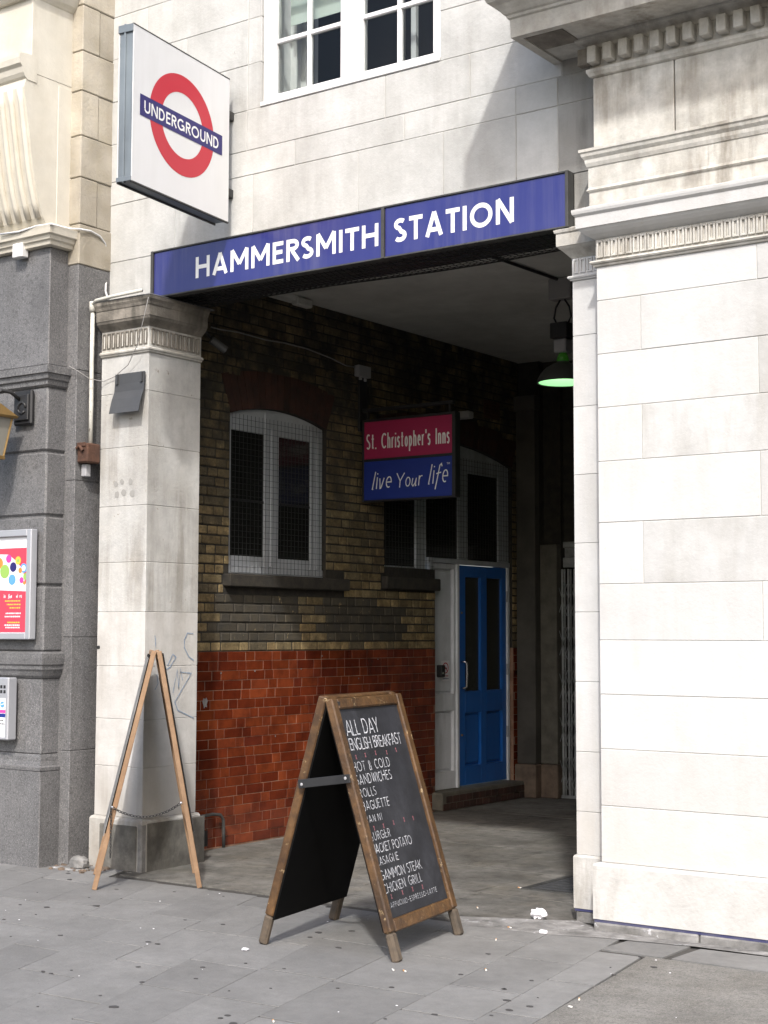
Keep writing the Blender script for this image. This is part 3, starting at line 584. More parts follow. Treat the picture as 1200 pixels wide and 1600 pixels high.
# --- brick side wall  (plane x=-7.9, runs in y)
XW = -7.9
def arch_z(y, y0, y1, ze, zm): 
    q = (2*(y-y0)/(y1-y0)-1); return zm-(zm-ze)*q*q
W1 = (9.0, 10.24, 2.10, 3.365, 3.455); W2 = (11.10, 13.33, .18, 3.315, 3.46)
back = MB(); X0, X1 = -8.06, XW-.008
def pz(poly, m=None): back.prism(poly, 0, X0, X1)
def arch_poly(w, n=12): return [(w[0]+(w[1]-w[0])*i/n, arch_z(w[0]+(w[1]-w[0])*i/n, w[0], w[1], w[3], w[4])) for i in range(n+1)]
back.cbox(X0, X1, 8.24, 9.0, 1.49, 4.414).cbox(X0, X1, 9.0, 10.24, 1.49, 2.10).cbox(X0, X1, 10.24, 11.10, 1.49, 4.414).cbox(X0, X1, 11.10, 11.92, 1.49, 2.23).cbox(X0, X1, 13.33, 13.46, 1.49, 4.414)
for w in (W1, W2):
    ap = arch_poly(w)
    for a, b in zip(ap[:-1], ap[1:]): pz([a, b, (b[0], 4.414), (a[0], 4.414)])
BW = back.build('brick_side_wall', 'mortar', SB)
MB().cbox(X0, XW-.0028, 8.24, 11.915, -.01, 1.489).cbox(X0, XW-.0028, 13.34, 13.46, -.01, 1.489).build('tile_bedding', 'tmortar', SB)
cache = {}
def unit(kind, L, h, m, dep=.02, c=.0025):
    k = (kind, round(L, 3), round(h, 3), m)
    if k not in cache: cache[k] = MB().cbox(-dep, 0, 0, round(L, 3), 0, h, c).mesh(kind, m)
    return cache[k]
def lay(kind, m_fn, spans_fn, z0, n, ch, gap, Ls, parent, lim, jx_=.0015, c=.0025, phase=None):
    items = []
    for r in range(n):
        z = z0+r*ch
        for (a, b) in spans_fn(z, z+ch):
            y = a; i = r % 2
            L = Ls[0] if r % 2 else Ls[1]; first = True
            if first: y -= random.choice((0, .04, .08))*(1 if kind == 'glazed_tile' else 1)
            while y < b-.02:
                L = Ls[i % 2]*random.uniform(.96, 1.04) if not (kind == 'glazed_tile' and random.random() < .08) else Ls[0]
                s, e = max(a, y), min(b, y+L)
                if e-s > .03: items.append((s+gap/2, z+gap/2, round(e-s-gap, 2 if kind == 'brick' else 3), ch-gap))
                y += L; i += 1
    items.sort(key=lambda t: t[0]+.15*abs(t[1]-1.6)); big = items[:lim]; rest = items[lim:]
    for (y, z, L, h) in big:
        inst(kind, unit(kind, L, h, m_fn(y, z), c=c), parent, Matrix.Translation((XW+random.uniform(-jx_, jx_), y, z)) @ Matrix.Rotation(random.uniform(-.004, .004), 4, 'X') @ Matrix.Rotation(random.uniform(-.006, .006), 4, 'Z'))
    byM = {}
    for (y, z, L, h) in rest: byM.setdefault(m_fn(y, z), MB()).cbox(XW-.02, XW+random.uniform(-jx_, jx_), y, y+L, z, z+h, c)
    mbs = MB(); names = list(byM)
    if rest:
        for i, k in enumerate(names):
            mbs.m = i; mbs.add(byM[k].v, byM[k].f)
        mbs.build(kind, names, parent, kind='stuff')
def brick_spans(z0, z1):
    sp = [(8.24, 13.45)]
    def cut(a, b):
        nonlocal sp
        r = []
        for s, e in sp:
            if b <= s or a >= e: r.append((s, e)); continue
            if a > s: r.append((s, a))
            if b < e: r.append((b, e))
        sp = r
    if z1 > 1.985 and z0 < 2.105: cut(8.94, 10.50)
    if z1 > 2.10 and z0 < W1[3]: cut(W1[0], W1[1])
    if z1 > 2.02 and z0 < 2.14: cut(11.05, 11.95)
    if z1 > 2.12 and z0 < W2[3]: cut(W2[0], W2[1])
    if z0 < 2.3: cut(11.92, 13.33)
    for w, hh in ((W1, .30), (W2, .26)):    # the arch zone
        if z1 > w[3] and z0 < w[4]+hh:
            zc = (z0+z1)/2
            k = [y for y in [w[0]-.10+(w[1]-w[0]+.20)*i/80 for i in range(81)] if zc < arch_z(y, w[0], w[1], w[3], w[4])+hh+.01 and zc > w[3]-.02]
            if k: cut(min(k)+(.10 if zc < w[3]+.15 else .04), max(k)-(.10 if zc < w[3]+.15 else .04)) if zc < w[3]+.2 else cut(min(k), max(k))
    return sp
def bm(y, z):
    if 1.57 < z < 1.90 and 8.75 < y < 9.85: return 'sooty'
    if 1.57 < z < 1.93 and 10.05 < y < 11.35 and (y < 10.95 or z < 1.85): return 'sooty'
    return 'brick'
lay('brick', bm, brick_spans, 1.49, 39, .075, .013, (.225, .112), BW, 300, .003, .0045)
tw_ = random.Random(3)
lay('glazed_tile', lambda y, z: 'tile', lambda a, b: [(8.24, 11.915), (13.34, 13.45)], .0, 20, .0745, .0048, (.215, .106), BW, 300, .0012, .0015)
# voussoirs (the rubbed brick arches)
for w, hh, n in ((W1, .30, 17), (W2, .26, 27)):
    for i in range(n):
        t0, t1 = i/n, (i+1)/n; L = w[1]-w[0]
        def pt(t, up_):
            y = w[0]+L*t; z = arch_z(y, w[0], w[1], w[3], w[4]); lean = (t-.5)*.75*up_
            return (y+lean, z+up_+ (0))
        g = .004
        a, b, c_, d = pt(t0, .003), pt(t1, .003), pt(t1, hh), pt(t0, hh)
        poly = [(a[0]+g, a[1]), (b[0]-g, b[1]), (c_[0]-g, c_[1]), (d[0]+g, d[1])]
        MB().prism(poly, 0, XW-.02, XW+random.uniform(-.001, .002)).build('arch_brick', 'redbrick', BW)
# sills
MB().cbox(-7.98, -7.835, 8.94, 10.50, 1.995, 2.095, .008).build('window_sill', 'foot', SB).data.materials[0] = M['mortar']
MB().cbox(-7.98, -7.845, 11.06, 11.93, 2.03, 2.14, .008).build('window_sill', 'mortar', SB)
MB().cbox(-8.2, -7.79, 11.86, 13.44, .0, .165, .012).build('door_step', 'dstep', SB)
stp = [MB().cbox(-7.80, -7.785, 11.88+.115*i+.05*(k % 2), 11.985+.115*i+.05*(k % 2), .004+.066*k, .064+.066*k, .003).build('step_brick', 'redbrick', SB) for i in range(13) for k in (0, 1)]
# window one: two lights under a segmental head
def window(w, zbot, stiles, xr, bottom_rail, cill, m='gpaint', head=.12):
    f = MB(); n = 10; x0, x1 = xr
    for (a, b) in stiles: f.cbox(x0, x1, a, b, zbot+cill, min(arch_z(a, w[0], w[1], w[3], w[4]), arch_z(b, w[0], w[1], w[3], w[4]))-.02, .004)
    hz = w[3]-head
    for i in range(n):
        a = w[0]+(w[1]-w[0])*i/n; b = w[0]+(w[1]-w[0])*(i+1)/n
        f.prism([(a, hz), (b, hz), (b, arch_z(b, w[0], w[1], w[3], w[4])-.002), (a, arch_z(a, w[0], w[1], w[3], w[4])-.002)], 0, x0-.01, x1-.006)
    return f
f = window(W1, 2.10, ((9.002, 9.06), (9.475, 9.655), (10.08, 10.238)), (-8.02, -7.945), .09, .05)
f.cbox(-8.02, -7.93, 9.002, 10.238, 2.10, 2.165, .006).cbox(-8.02, -7.95, 9.06, 9.475, 2.165, 2.245, .004).cbox(-8.02, -7.95, 9.655, 10.08, 2.165, 2.24, .004)
f.cbox(-7.944, -7.93, 9.54, 9.59, 2.17, 3.30, .003).cbox(-7.944, -7.932, 10.14, 10.18, 2.17, 3.3, .003)
WN = f.build('window', 'gpaint', SB)
MB().cbox(-7.97, -7.96, 9.05, 9.48, 2.2, 3.3).build('window_pane', 'glass', WN); MB().cbox(-7.97, -7.96, 9.65, 10.09, 2.2, 3.3).build('window_pane', 'glass', WN)
MB().cbox(-7.96, -7.952, 9.06, 9.475, 2.68, 2.70, .002).cbox(-7.96, -7.952, 9.655, 10.08, 2.68, 2.70, .002).build('glazing_bar', 'dark', WN)
def netting(parent, y0, y1, z0, z1, x, p=.047, r=.0012):
    mb = MB(); n = int((y1-y0)/p); k = int((z1-z0)/p)
    for i in range(n+1):
        y = y0+i*p; dy = random.uniform(-.003, .003); mb.cbox(x-r, x+r, y-r+dy, y+r+dy, z0, z1)
    for i in range(k+1): 
        z = z0+i*p; mb.cbox(x-r, x+r, y0, y1, z-r, z+r)
    return mb.build('wire_netting', 'mesh', parent, kind='stuff')
netting(WN, 9.02, 10.23, 2.11, 3.37, -7.905)
# window two over the door
f = window(W2, 2.345, ((11.822, 11.825), (12.385, 12.555), (13.13, 13.328)), (-8.02, -7.945), .09, .0)
f.cbox(-8.02, -7.945, 11.102, 11.14, 2.2, 3.3, .004).cbox(-8.02, -7.945, 11.655, 11.82, 2.2, 3.36, .004)
f.cbox(-8.02, -7.925, 11.102, 11.92, 2.14, 2.20, .005).cbox(-8.02, -7.95, 11.14, 11.655, 2.20, 2.245, .004).cbox(-8.02, -7.93, 11.85, 13.328, 2.30, 2.345, .004).cbox(-8.02, -7.925, 11.865, 11.92, 2.20, 2.30, .004)
W2o = f.build('window', 'gpaint', SB)
for a, b in ((11.13, 11.66), (11.81, 12.39), (12.55, 13.135)): MB().cbox(-7.97, -7.962, a, b, 2.22 if a < 11.5 else 2.346, 3.25).build('window_pane', 'glass', W2o)
netting(W2o, 11.12, 11.9, 2.16, 3.36, -7.905, .05); netting(W2o, 11.92, 13.32, 2.36, 3.33, -7.905, .05)
# door set
dfm = MB().cbox(-8.02, -7.935, 13.285, 13.328, .168, 2.298, .004).cbox(-8.02, -7.94, 12.36, 12.398, .168, 2.298, .004)
dfm.cbox(-8.03, -8.0, 11.925, 12.36, .168, 2.298)
for (a, b, c_, d) in ((11.925, 12.36, .168, .33), (11.925, 12.36, .90, 1.06), (11.925, 12.36, 2.25, 2.298), (11.925, 11.965, .33, .90), (11.925, 11.965, 1.06, 2.25), (12.325, 12.36, .33, .90), (12.325, 12.36, 1.06, 2.25)):
    dfm.cbox(-8.0, -7.96, a, b, c_, d, .003)
for (a, b, c_, d) in ((11.975, 12.315, .35, .88), (11.975, 12.315, 1.08, 2.23)): dfm.cbox(-8.005, -7.985, a, b, c_, d, .012)
dfm.build('door_side_panel', 'wpaint', SB)
dr = MB(); y0, y1 = 12.402, 13.282
dr.cbox(-8.0, -7.99, y0, y1, .18, 2.292)
for (a, b, c_, d) in ((y0, 12.51, .18, 2.292), (12.80, 12.905, .18, 2.292), (13.205, y1, .18, 2.292), (12.51, 12.80, 2.18, 2.292), (12.905, 13.205, 2.18, 2.292), (12.51, 12.80, .87, 1.075), (12.905, 13.205, .87, 1.075), (12.51, 12.80, .18, .36), (12.905, 13.205, .18, .36)):
    dr.cbox(-7.99, -7.95, a, b, c_, d, .003)
DR = dr.build('door', 'bluepaint', SB)
for a, b in ((12.51, 12.80), (12.905, 13.205)):
    MB().cbox(-7.99, -7.968, a+.02, b-.02, .38, .85, .014).build('door_panel', 'bluepaint', DR)
    MB().cbox(-7.99, -7.972, a+.003, b-.003, 1.077, 2.178).build('door_pane', 'doorglass', DR)
    MB().cbox(-7.971, -7.955, a+.001, a+.016, 1.078, 2.177, .003).cbox(-7.971, -7.955, b-.016, b-.001, 1.078, 2.177, .003).build('glazing_bead', 'bluepaint', DR)
MB().tube([(-7.95, 12.44, 1.36), (-7.91, 12.44, 1.362), (-7.895, 12.455, 1.35), (-7.893, 12.46, 1.24), (-7.895, 12.455, 1.12), (-7.91, 12.44, 1.11), (-7.95, 12.44, 1.11)], .010, 10).build('door_handle', 'chrome', DR, True)
MB().ell((-7.95, 12.45, 1.83), .012, .012, .012).build('door_lock', 'brass', DR); MB().ell((-7.95, 12.45, .66), .012, .012, .012).build('door_lock', 'brass', DR)
for z in (.6, 1.22, 1.95): MB().cbox(-7.95, -7.93, 13.278, 13.292, z, z+.11, .003).build('hinge', 'fitting', DR)
# end wall, pilasters and folding gate
MB().cbox(-8.1, -7.665, 13.47, 13.7, 0, 4.41).cbox(-7.665, -7.47, 13.56, 13.7, 0, 4.41).cbox(-7.47, -4.2, 13.62, 13.8, 2.56, 4.41).build('end_wall', 'mortar', SB)
MB().cbox(-7.885, -7.668, 13.38, 13.48, .335, 3.9, .006).cbox(-7.9, -7.655, 13.36, 13.48, 3.9, 4.05, .006).build('pilaster', 'dstone', SB)
MB().cbox(-7.90, -7.655, 13.35, 13.48, 0, .33, .01).build('pilaster_base', 'marble', SB)
MB().cbox(-7.662, -7.472, 13.47, 13.58, .335, 2.53, .006).build('pilaster', 'marble', SB).data.materials[0] = M['dstep']
MB().cbox(-7.655, -7.462, 13.45, 13.6, 0, .33, .01).build('pilaster_base', 'marble', SB)
MB().cbox(-7.47, -4.3, 13.60, 13.66, 2.30, 2.40, .004).cbox(-7.47, -4.3, 13.60, 13.66, 2.50, 2.56, .004).cbox(-7.47, -4.3, 13.64, 13.66, 2.40, 2.50).build('gate_transom', 'gate', SB)
gt = thing('folding_gate', 'grey folding lattice gate closed across the dark end of the passage', 'gate', (-6.4, 13.55, 0))
for i in range(24):
    x = -7.455+i*.068
    MB().cbox(x, x+.022, 13.535, 13.55, .03, 2.28, .002).cbox(x+.030, x+.040, 13.54, 13.56, .03, 2.28, .002).build('gate_bar', 'gate', gt)
for i in range(0, 24):
    x = -7.455+i*.068; mb = MB()
    for zc in (.25, .68, 1.11, 1.54, 1.97): mb.beam((x-.03, 13.528, zc-.16), (x+.07, 13.528, zc+.16), .012, .004).beam((x-.03, 13.524, zc+.16), (x+.07, 13.524, zc-.16), .012, .004)
    mb.build('lattice_strap', 'gate', gt)
MB().cbox(-7.46, -5.8, 13.52, 13.57, .0, .03, .003).build('gate_track', 'gate', gt)
# vent in the brick wall
mb = MB().cbox(-7.899, -7.893, 12.78, 13.08, 3.77, 3.95)
for i in range(5): mb.cbox(-7.893, -7.885, 12.79, 13.07, 3.785+i*.033, 3.80+i*.033, .002)
mb.build('wall_vent', 'rust', SB)
pp = proj(320, 1098, 0, XW)
mb = MB(); mb.add([(XW+.003, pp.y+a, pp.z+b) for a, b in ((-.03, .01), (-.018, .035), (.0, .028), (.014, .04), (.03, .012), (.018, -.012), (.022, -.035), (.002, -.03), (-.012, -.045), (-.02, -.015))], [tuple(range(10))]); mb.build('plaster_scar', 'cement', SB)
for u, v in ((345, 1052), (398, 1048), (503, 1025), (560, 1060), (470, 1045), (590, 1030), (430, 1150)):
    q_ = proj(u, v, 0, XW); MB().add([(XW+.003, q_.y+random.uniform(.5, 1)*.012*math.cos(k*1.05), q_.z+random.uniform(.5, 1)*.010*math.sin(k*1.05)) for k in range(6)], [tuple(range(6))]).build('tile_chip', 'cement', SB)
# opening by the left foot of the tiled wall
MB().cbox(-7.9, -7.892, 8.62, 8.78, .02, .14, .004).build('foot_vent', 'dark', SB)

# ============================================================ SIGNS
HS = thing('station_name_sign', 'long blue enamel station name sign with white capitals above the passage', 'sign', (-5.9, 7.8, 4.03))
MB().cbox(-7.612, -7.59, 7.785, 7.86, 4.020, 4.362, .002).cbox(-4.246, -4.226, 7.785, 7.86, 4.02, 4.362, .002).cbox(-7.59, -4.246, 7.79, 7.86, 4.350, 4.362, .002).cbox(-7.59, -4.246, 7.79, 7.86, 4.020, 4.031, .002).cbox(-5.579, -5.557, 7.783, 7.86, 4.022, 4.36, .002).cbox(-7.6, -4.24, 7.83, 7.86, 4.025, 4.355).build('sign_frame', 'grime', HS)
MB().cbox(-7.589, -5.58, 7.80, 7.828, 4.032, 4.349, .002).build('sign_panel', 'blue', HS); MB().cbox(-5.556, -4.247, 7.80, 7.828, 4.032, 4.349, .002).build('sign_panel', 'blue', HS)
T_hs = frame3((0, 7.799, 0), (1, 0, 0), (0, 0, 1))
letters('HAMMERSMITH', -7.190, 4.112, .150, .185, T_hs, 'white', HS, width=1.585)
letters('STATION', -5.485, 4.112, .154, .185, T_hs, 'white', HS, width=.885)
th = .141; UWD, UH, UT = 1.10, 1.01, .115
Uo = Vector((math.sin(th), -math.cos(th), 0))
# face frame: origin at outer bottom, local x runs back to the wall, local y up, z towards +x
O = Vector((-6.852, 7.76, 4.45))+Uo*UWD
Tu = frame3(O, -Uo, (0, 0, 1))
US = thing('roundel_sign', 'square white box sign with red ring and blue bar projecting from the wall', 'sign', O, Tu.to_3x3().to_4x4())
MB().cbox(0, UWD, 0, UH, -.006, 0, .003).build('sign_face', 'signface', US, local=True)
MB().cbox(.0, UWD, 0, UH, -UT, -UT+.006, .003).build('sign_face', 'signface', US, local=True)
cs = MB().cbox(.004, UWD-.004, .004, UH-.004, -UT+.007, -.007, .002).cbox(-.006, .02, -.006, UH+.006, -UT*.62, -UT*.50, .002).cbox(-.008, .0, .0, .03, -UT, 0, .002).cbox(-.008, 0, UH-.05, UH, -UT, 0, .002)
cs.build('sign_casing', 'steel', US, local=True)
for q in ((-.008, .0038, -.012, .002), (-.008, .0038, -UT-.002, -UT+.012), (UH-.0038, UH+.006, -.012, .002)): MB().cbox(0, UWD, *q, .002).build('sign_edge', 'grime', US, local=True)
for q in (.2, .75): MB().cbox(UWD, UWD+.12, q, q+.06, -.09, -.03, .003).build('wall_bracket', 'grime', US, local=True)
cx, cy = UWD-.558, .513
mb = MB(); n = 64; vs = []
for i in range(n):
    a = 6.28318*i/n
    for rx, ry in ((.367, .335), (.235, .216)): vs.append((cx+rx*math.cos(a), cy+ry*math.sin(a), .0012))
mb.add(vs, [(2*i, 2*i+1, (2*i+3) % (2*n), (2*i+2) % (2*n)) for i in range(n)]).build('roundel_ring', 'red', US, local=True)
MB().add([(cx-.468, cy-.069, .0022), (cx+.468, cy-.069, .0022), (cx+.468, cy+.069, .0022), (cx-.468, cy+.069, .0022)], [(0, 1, 2, 3)]).build('roundel_bar', 'navy', US, local=True)
letters('UNDERGROUND', cx-.425, cy-.040, .078, .165, None, 'white', US, width=.85, base=.0030, local=True)

# hanging inn sign
IS = thing('hanging_inn_sign', 'crimson and blue hanging sign with white writing under the passage ceiling', 'sign', (-7.4, 10.7, 2.79))
MB().cbox(-7.865, -7.85, 10.70, 10.78, 2.775, 3.50, .002).cbox(-6.928, -6.895, 10.70, 10.78, 2.775, 3.50, .002).cbox(-7.85, -6.928, 10.70, 10.78, 3.478, 3.50, .002).cbox(-7.85, -6.928, 10.70, 10.78, 2.775, 2.79, .002).cbox(-7.85, -6.928, 10.703, 10.78, 3.128, 3.15, .002).cbox(-7.85, -6.928, 10.725, 10.77, 2.79, 3.478).build('sign_frame', 'dark', IS)
MB().cbox(-7.849, -6.929, 10.712, 10.724, 3.151, 3.477).build('sign_panel', 'pink', IS); MB().cbox(-7.849, -6.929, 10.712, 10.724, 2.791, 3.127).build('sign_panel', 'inkblue', IS)
MB().cbox(-7.9, -6.93, 10.72, 10.76, 3.57, 3.60, .003).cbox(-7.84, -7.82, 10.73, 10.75, 3.50, 3.57).cbox(-6.98, -6.96, 10.73, 10.75, 3.50, 3.57).cbox(-7.9, -7.88, 10.68, 10.80, 3.40, 3.9, .003).build('sign_bracket', 'dark', IS)
Ti = frame3((0, 10.7105, 0), (1, 0, 0), (0, 0, 1))
letters("St. Christopher's Inns", -7.822, 3.235, .135, .10, Ti, 'white', IS, width=.86)
letters('live', -7.76, 2.885, .15, .065, Ti, 'white', IS, width=.20, skew=.12); letters('Your', -7.51, 2.885, .125, .07, Ti, 'white', IS, width=.27, skew=.1, slope=.03); letters('life', -7.17, 2.90, .165, .06, Ti, 'white', IS, width=.19, skew=.12); letters('TM', -6.985, 3.055, .016, .16, Ti, 'white', IS, width=.03)
# floodlight beside it
FL = thing('passage_floodlight', 'small grey floodlight on the brick wall behind the crimson sign', 'light', (-7.78, 12.1, 3.66))
MB().cbox(-7.82, -7.62, 12.06, 12.16, 3.66, 3.73, .012).build('lamp_body', 'fitting', FL); MB().cbox(-7.9, -7.82, 12.09, 12.13, 3.68, 3.71, .004).build('bracket', 'dark', FL)

# ============================================================ CEILING LAMP
LC = (-5.70, 10.4)
CL = thing('pendant_lamp', 'dark domed pendant lamp glowing green under the passage ceiling', 'lamp', (LC[0], LC[1], 3.58))
z0 = 3.585
MB().lathe([(.205, 0), (.2, .025), (.175, .075), (.13, .12), (.08, .148), (.045, .16), (.045, .17), (.041, .17), (.075, .143), (.125, .115), (.168, .072), (.192, .025), (.198, 0), (.205, 0)], (*LC, z0), 36).build('lamp_shade', 'shade', CL, True)
MB().lathe([(.19, .004), (.15, .030), (.10, .048), (.0, .06)], (*LC, z0+.0), 32).build('lamp_reflector', 'inshade', CL, True)
MB().lathe([(.028, .17), (.05, .175), (.042, .21), (.03, .235), (.0, .235)], (*LC, z0), 20).build('lamp_neck', 'gg', CL, True)
MB().cbox(LC[0]-.055, LC[0]+.055, LC[1]-.055, LC[1]+.055, z0+.235, z0+.345, .01).build('gear_housing', 'fitting', CL)
MB().cbox(LC[0]-.075, LC[0]+.075, LC[1]-.075, LC[1]+.075, z0+.348, z0+.47, .006).build('gear_box', 'dark', CL)
for s in (-1, 1): MB().tube([(LC[0]+s*.05, LC[1], z0+.47), (LC[0]+s*.075, LC[1], z0+.52), (LC[0]+s*.06, LC[1], z0+.60), (LC[0]+s*.02, LC[1], z0+.66)], .008, 6).build('hanger', 'dark', CL, True)
MB().cbox(LC[0]-.10, LC[0]+.10, LC[1]-.05, LC[1]+.05, z0+.66, 4.412, .008).build('ceiling_mount', 'gcable', CL)
cb = MB().tube([(-5.80, 8.5, 4.40), (-5.76, 9.4, 4.40), (-5.72, 10.35, 4.40), (-5.70, 11.2, 4.40)], .012, 8).cbox(-5.80, -5.72, 9.3, 9.38, 4.375, 4.413, .004)
tag(cb.build('ceiling_conduit', 'dark'), 'dark conduit pipe fixed along the passage ceiling to the lamp', 'pipe')
pl = bpy.data.lights.new('lamp_glow', 'POINT'); pl.energy = .9; pl.color = (.55, 1, .5); pl.shadow_soft_size = .05
plo = bpy.data.objects.new('lamp_glow', pl); S.collection.objects.link(plo); plo.parent = CL; plo.location = (0, 0, .0)

# ============================================================ NEIGHBOUR (granite pub front)
NB = thing('granite_building', 'grey granite shopfront pilaster with cream painted scroll bracket above', 'building', (-8.6, 7.6, 0))
GP = [(-12, 7.37), (-8.20, 7.37), (-8.20, 7.55), (-8.10, 7.55), (-8.10, 7.98)]   # front edge, seen from above (travels +x)
GPr = GP[::-1]
def gblock(z0, z1, inset=0., name='granite_block', c=.006):
    MB().cbox(-12, -8.20-inset, 7.37+inset, 7.9, z0, z1, c).build(name, 'granite', NB)
MB().cbox(-12, -8.105, 7.555, 8.5, -.01, 4.45).build('pilaster_core', 'granite', NB)
zb = [.0, .665]; gblock(-.01, .665, .0)
MB().sweep([(-8.20, 7.56), (-8.20, 7.37), (-12, 7.37)], [(.002, .667), (.004, .69), (-.01, .70), (-.018, .73), (-.02, .76), (-.026, .78)], -.05).build('base_moulding', 'granite', NB)
gblock(.782, 1.31, .025)
MB().sweep([(-8.20, 7.56), (-8.20, 7.37), (-12, 7.37)], [(-.02, 1.312), (-.005, 1.33), (.006, 1.36), (.018, 1.375), (.018, 1.40), (.03, 1.41), (.034, 1.455), (.034, 1.485), (-.0, 1.50)], -.05).build('string_course', 'granite', NB)
for a, b in ((1.502, 1.96), (1.975, 2.455), (2.47, 2.915), (2.93, 3.385)): gblock(a, b, .008, c=.012)
MB().cbox(-12, -8.225, 7.395, 7.6, 1.5, 3.4).build('pilaster_core', 'granite', NB)
MB().sweep([(-8.20, 7.56), (-8.20, 7.37), (-12, 7.37)], [(-.01, 3.386), (.01, 3.40), (.014, 3.43), (.03, 3.44), (.034, 3.475), (.05, 3.48), (.052, 3.53), (.0, 3.545)], -.05).build('string_course', 'granite', NB)
gblock(3.546, 4.40, .006)
for a, b in ((0, .8), (.803, 1.6), (1.603, 2.72), (2.723, 3.52), (3.523, 4.29)): MB().cbox(-8.19, -8.098, 7.548, 7.9, a, b, .004).build('granite_block', 'granite', NB)
MB().sweep([(-8.18, 7.56), (-8.18, 7.35), (-12, 7.35)], [(.0, 4.40), (.02, 4.405), (.025, 4.43), (.04, 4.44), (.045, 4.465), (.065, 4.475), (.07, 4.51), (.075, 4.53), (.0, 4.55)], -.1).build('capital_moulding', 'cream', NB)
# quoins: alternate full and narrow blocks
z = 4.292; k = 0
while z < 7.0:
    h = (.30, .345, .31, .335)[k % 4]
    if k % 2 == 0: MB().cbox(-8.22, -8.093, 7.545, 7.9, z+.003, z+h-.003, .006).build('quoin_stone', 'quoin', NB)
    else:
        MB().cbox(-8.22, -8.093, 7.545, 7.715, z+.003, z+h-.003, .006).build('quoin_stone', 'quoin', NB); MB().cbox(-8.25, -8.10, 7.72, 7.9, z+.003, z+h-.003, .006).build('quoin_stone', 'quoin', NB)
    z += h; k += 1
MB().cbox(-12, -8.11, 7.56, 8.5, 4.45, 7.3).build('upper_core', 'joint', NB)
# cream upper mass with the scroll console
MB().cbox(-12, -8.203, 7.16, 7.56, 5.62, 7.2, .004).build('cream_wall', 'cream', NB)
MB().cbox(-12, -8.203, 7.42, 7.56, 4.55, 5.60, .004).build('cream_wall', 'cream', NB)
curve = [(7.30, 4.60), (7.26, 4.70), (7.225, 4.82), (7.195, 4.95), (7.17, 5.10), (7.145, 5.25), (7.12, 5.40), (7.10, 5.50), (7.12, 5.58)]
MB().prism([(7.56, 4.555)]+[(7.33, 4.555)]+curve+[(7.16, 5.62), (7.56, 5.62)], 0, -8.75, -8.206).build('scroll_bracket', 'cream', NB)
for i in range(5):
    x = -8.25-i*.10; MB().tube([(x, y-.004, z) for y, z in curve[:-1]], .024, 10).build('bracket_rib', 'cream', NB, True)
MB().sweep([(-8.200, 7.13), (-12, 7.13)], [(.0, 5.555), (.012, 5.56), (.03, 5.575), (.045, 5.60), (.055, 5.64), (.075, 5.66), (.082, 5.70), (.082, 5.73), (.0, 5.745)], -.08).build('bracket_moulding', 'cream', NB)
MB().sweep([(-8.206, 7.58), (-8.206, 7.13), (-12, 7.13)], [(.0, 6.17), (.012, 6.18), (.02, 6.19), (.04, 6.21), (.06, 6.25), (.075, 6.29), (.10, 6.31), (.11, 6.45)], -.08).build('cornice_moulding', 'cream', NB)

# lantern on the granite, at the left edge
LA = thing('wall_lantern', 'brass lantern on a black scroll bracket fixed to the granite pilaster', 'lantern', (-8.5, 7.2, 3.0))
MB().cbox(-8.52, -8.33, 7.335, 7.368, 3.12, 3.37, .01).cbox(-8.50, -8.35, 7.32, 7.335, 3.15, 3.34, .006).build('wall_plate', 'dark', LA)
MB().tube([(-8.44, 7.33, 3.3), (-8.46, 7.26, 3.35), (-8.49, 7.2, 3.36), (-8.52, 7.12, 3.30)], .014, 8).tube([(-8.41+.04*math.cos(a*.7), 7.318, 3.24+.04*math.sin(a*.7)) for a in range(9)], .009, 6).build('scroll_arm', 'dark', LA, True)
lc = (-8.53, 7.12)
def frus(mb, c, r0, z0, r1, z1):
    q = [(-1, -1), (1, -1), (1, 1), (-1, 1)]; mb.add([(c[0]+a*r0, c[1]+b*r0, z0) for a, b in q]+[(c[0]+a*r1, c[1]+b*r1, z1) for a, b in q], [(0, 1, 2, 3), (4, 5, 6, 7)]+[(i, (i+1) % 4, 4+(i+1) % 4, 4+i) for i in range(4)]); return mb
frus(MB(), lc, .145, 3.17, .05, 3.27).build('lantern_roof', 'brass', LA); frus(MB(), lc, .075, 2.88, .115, 3.165).build('lantern_glass', 'lglass', LA)
mb = MB()
for a in (-1, 1):
    for b in (-1, 1): mb.beam((lc[0]+a*.077, lc[1]+b*.077, 2.88), (lc[0]+a*.118, lc[1]+b*.118, 3.168), .014, .014)
frus(mb, lc, .085, 2.86, .085, 2.885); frus(mb, lc, .14, 3.155, .15, 3.17); mb.build('lantern_frame', 'brass', LA)

# poster case
PO = thing('poster_case', 'silver framed case with a red and white event poster on the granite', 'poster', (-8.6, 7.3, 1.58))
x1 = -8.262; x0 = x1-.62; z0, z1 = 1.585, 2.365
MB().cbox(x0, x0+.035, 7.30, 7.362, z0, z1, .006).cbox(x1-.05, x1, 7.30, 7.362, z0, z1, .006).cbox(x0+.035, x1-.05, 7.302, 7.362, z0, z0+.045, .005).cbox(x0+.035, x1-.05, 7.302, 7.362, z1-.05, z1, .005).cbox(x0+.01, x1-.01, 7.335, 7.36, z0+.01, z1-.01).build('case_frame', 'alu', PO)
MB().cbox(x0+.036, x1-.051, 7.326, 7.334, z0+.046, z1-.051).build('poster_sheet', 'pw', PO)
Tp = frame3((0, 7.325, 0), (1, 0, 0), (0, 0, 1)); xr = x1-.058
def flat(poly, zoff, name, m, par, T): return place(MB().add([(a, b, zoff) for a, b in poly], [tuple(range(len(poly)))]), T).build(name, m, par)
flat([(x0+.04, z0+.05), (xr, z0+.05), (xr, 2.235), (x0+.04, 2.235)], .0004, 'poster_print', 'poster', PO, Tp)
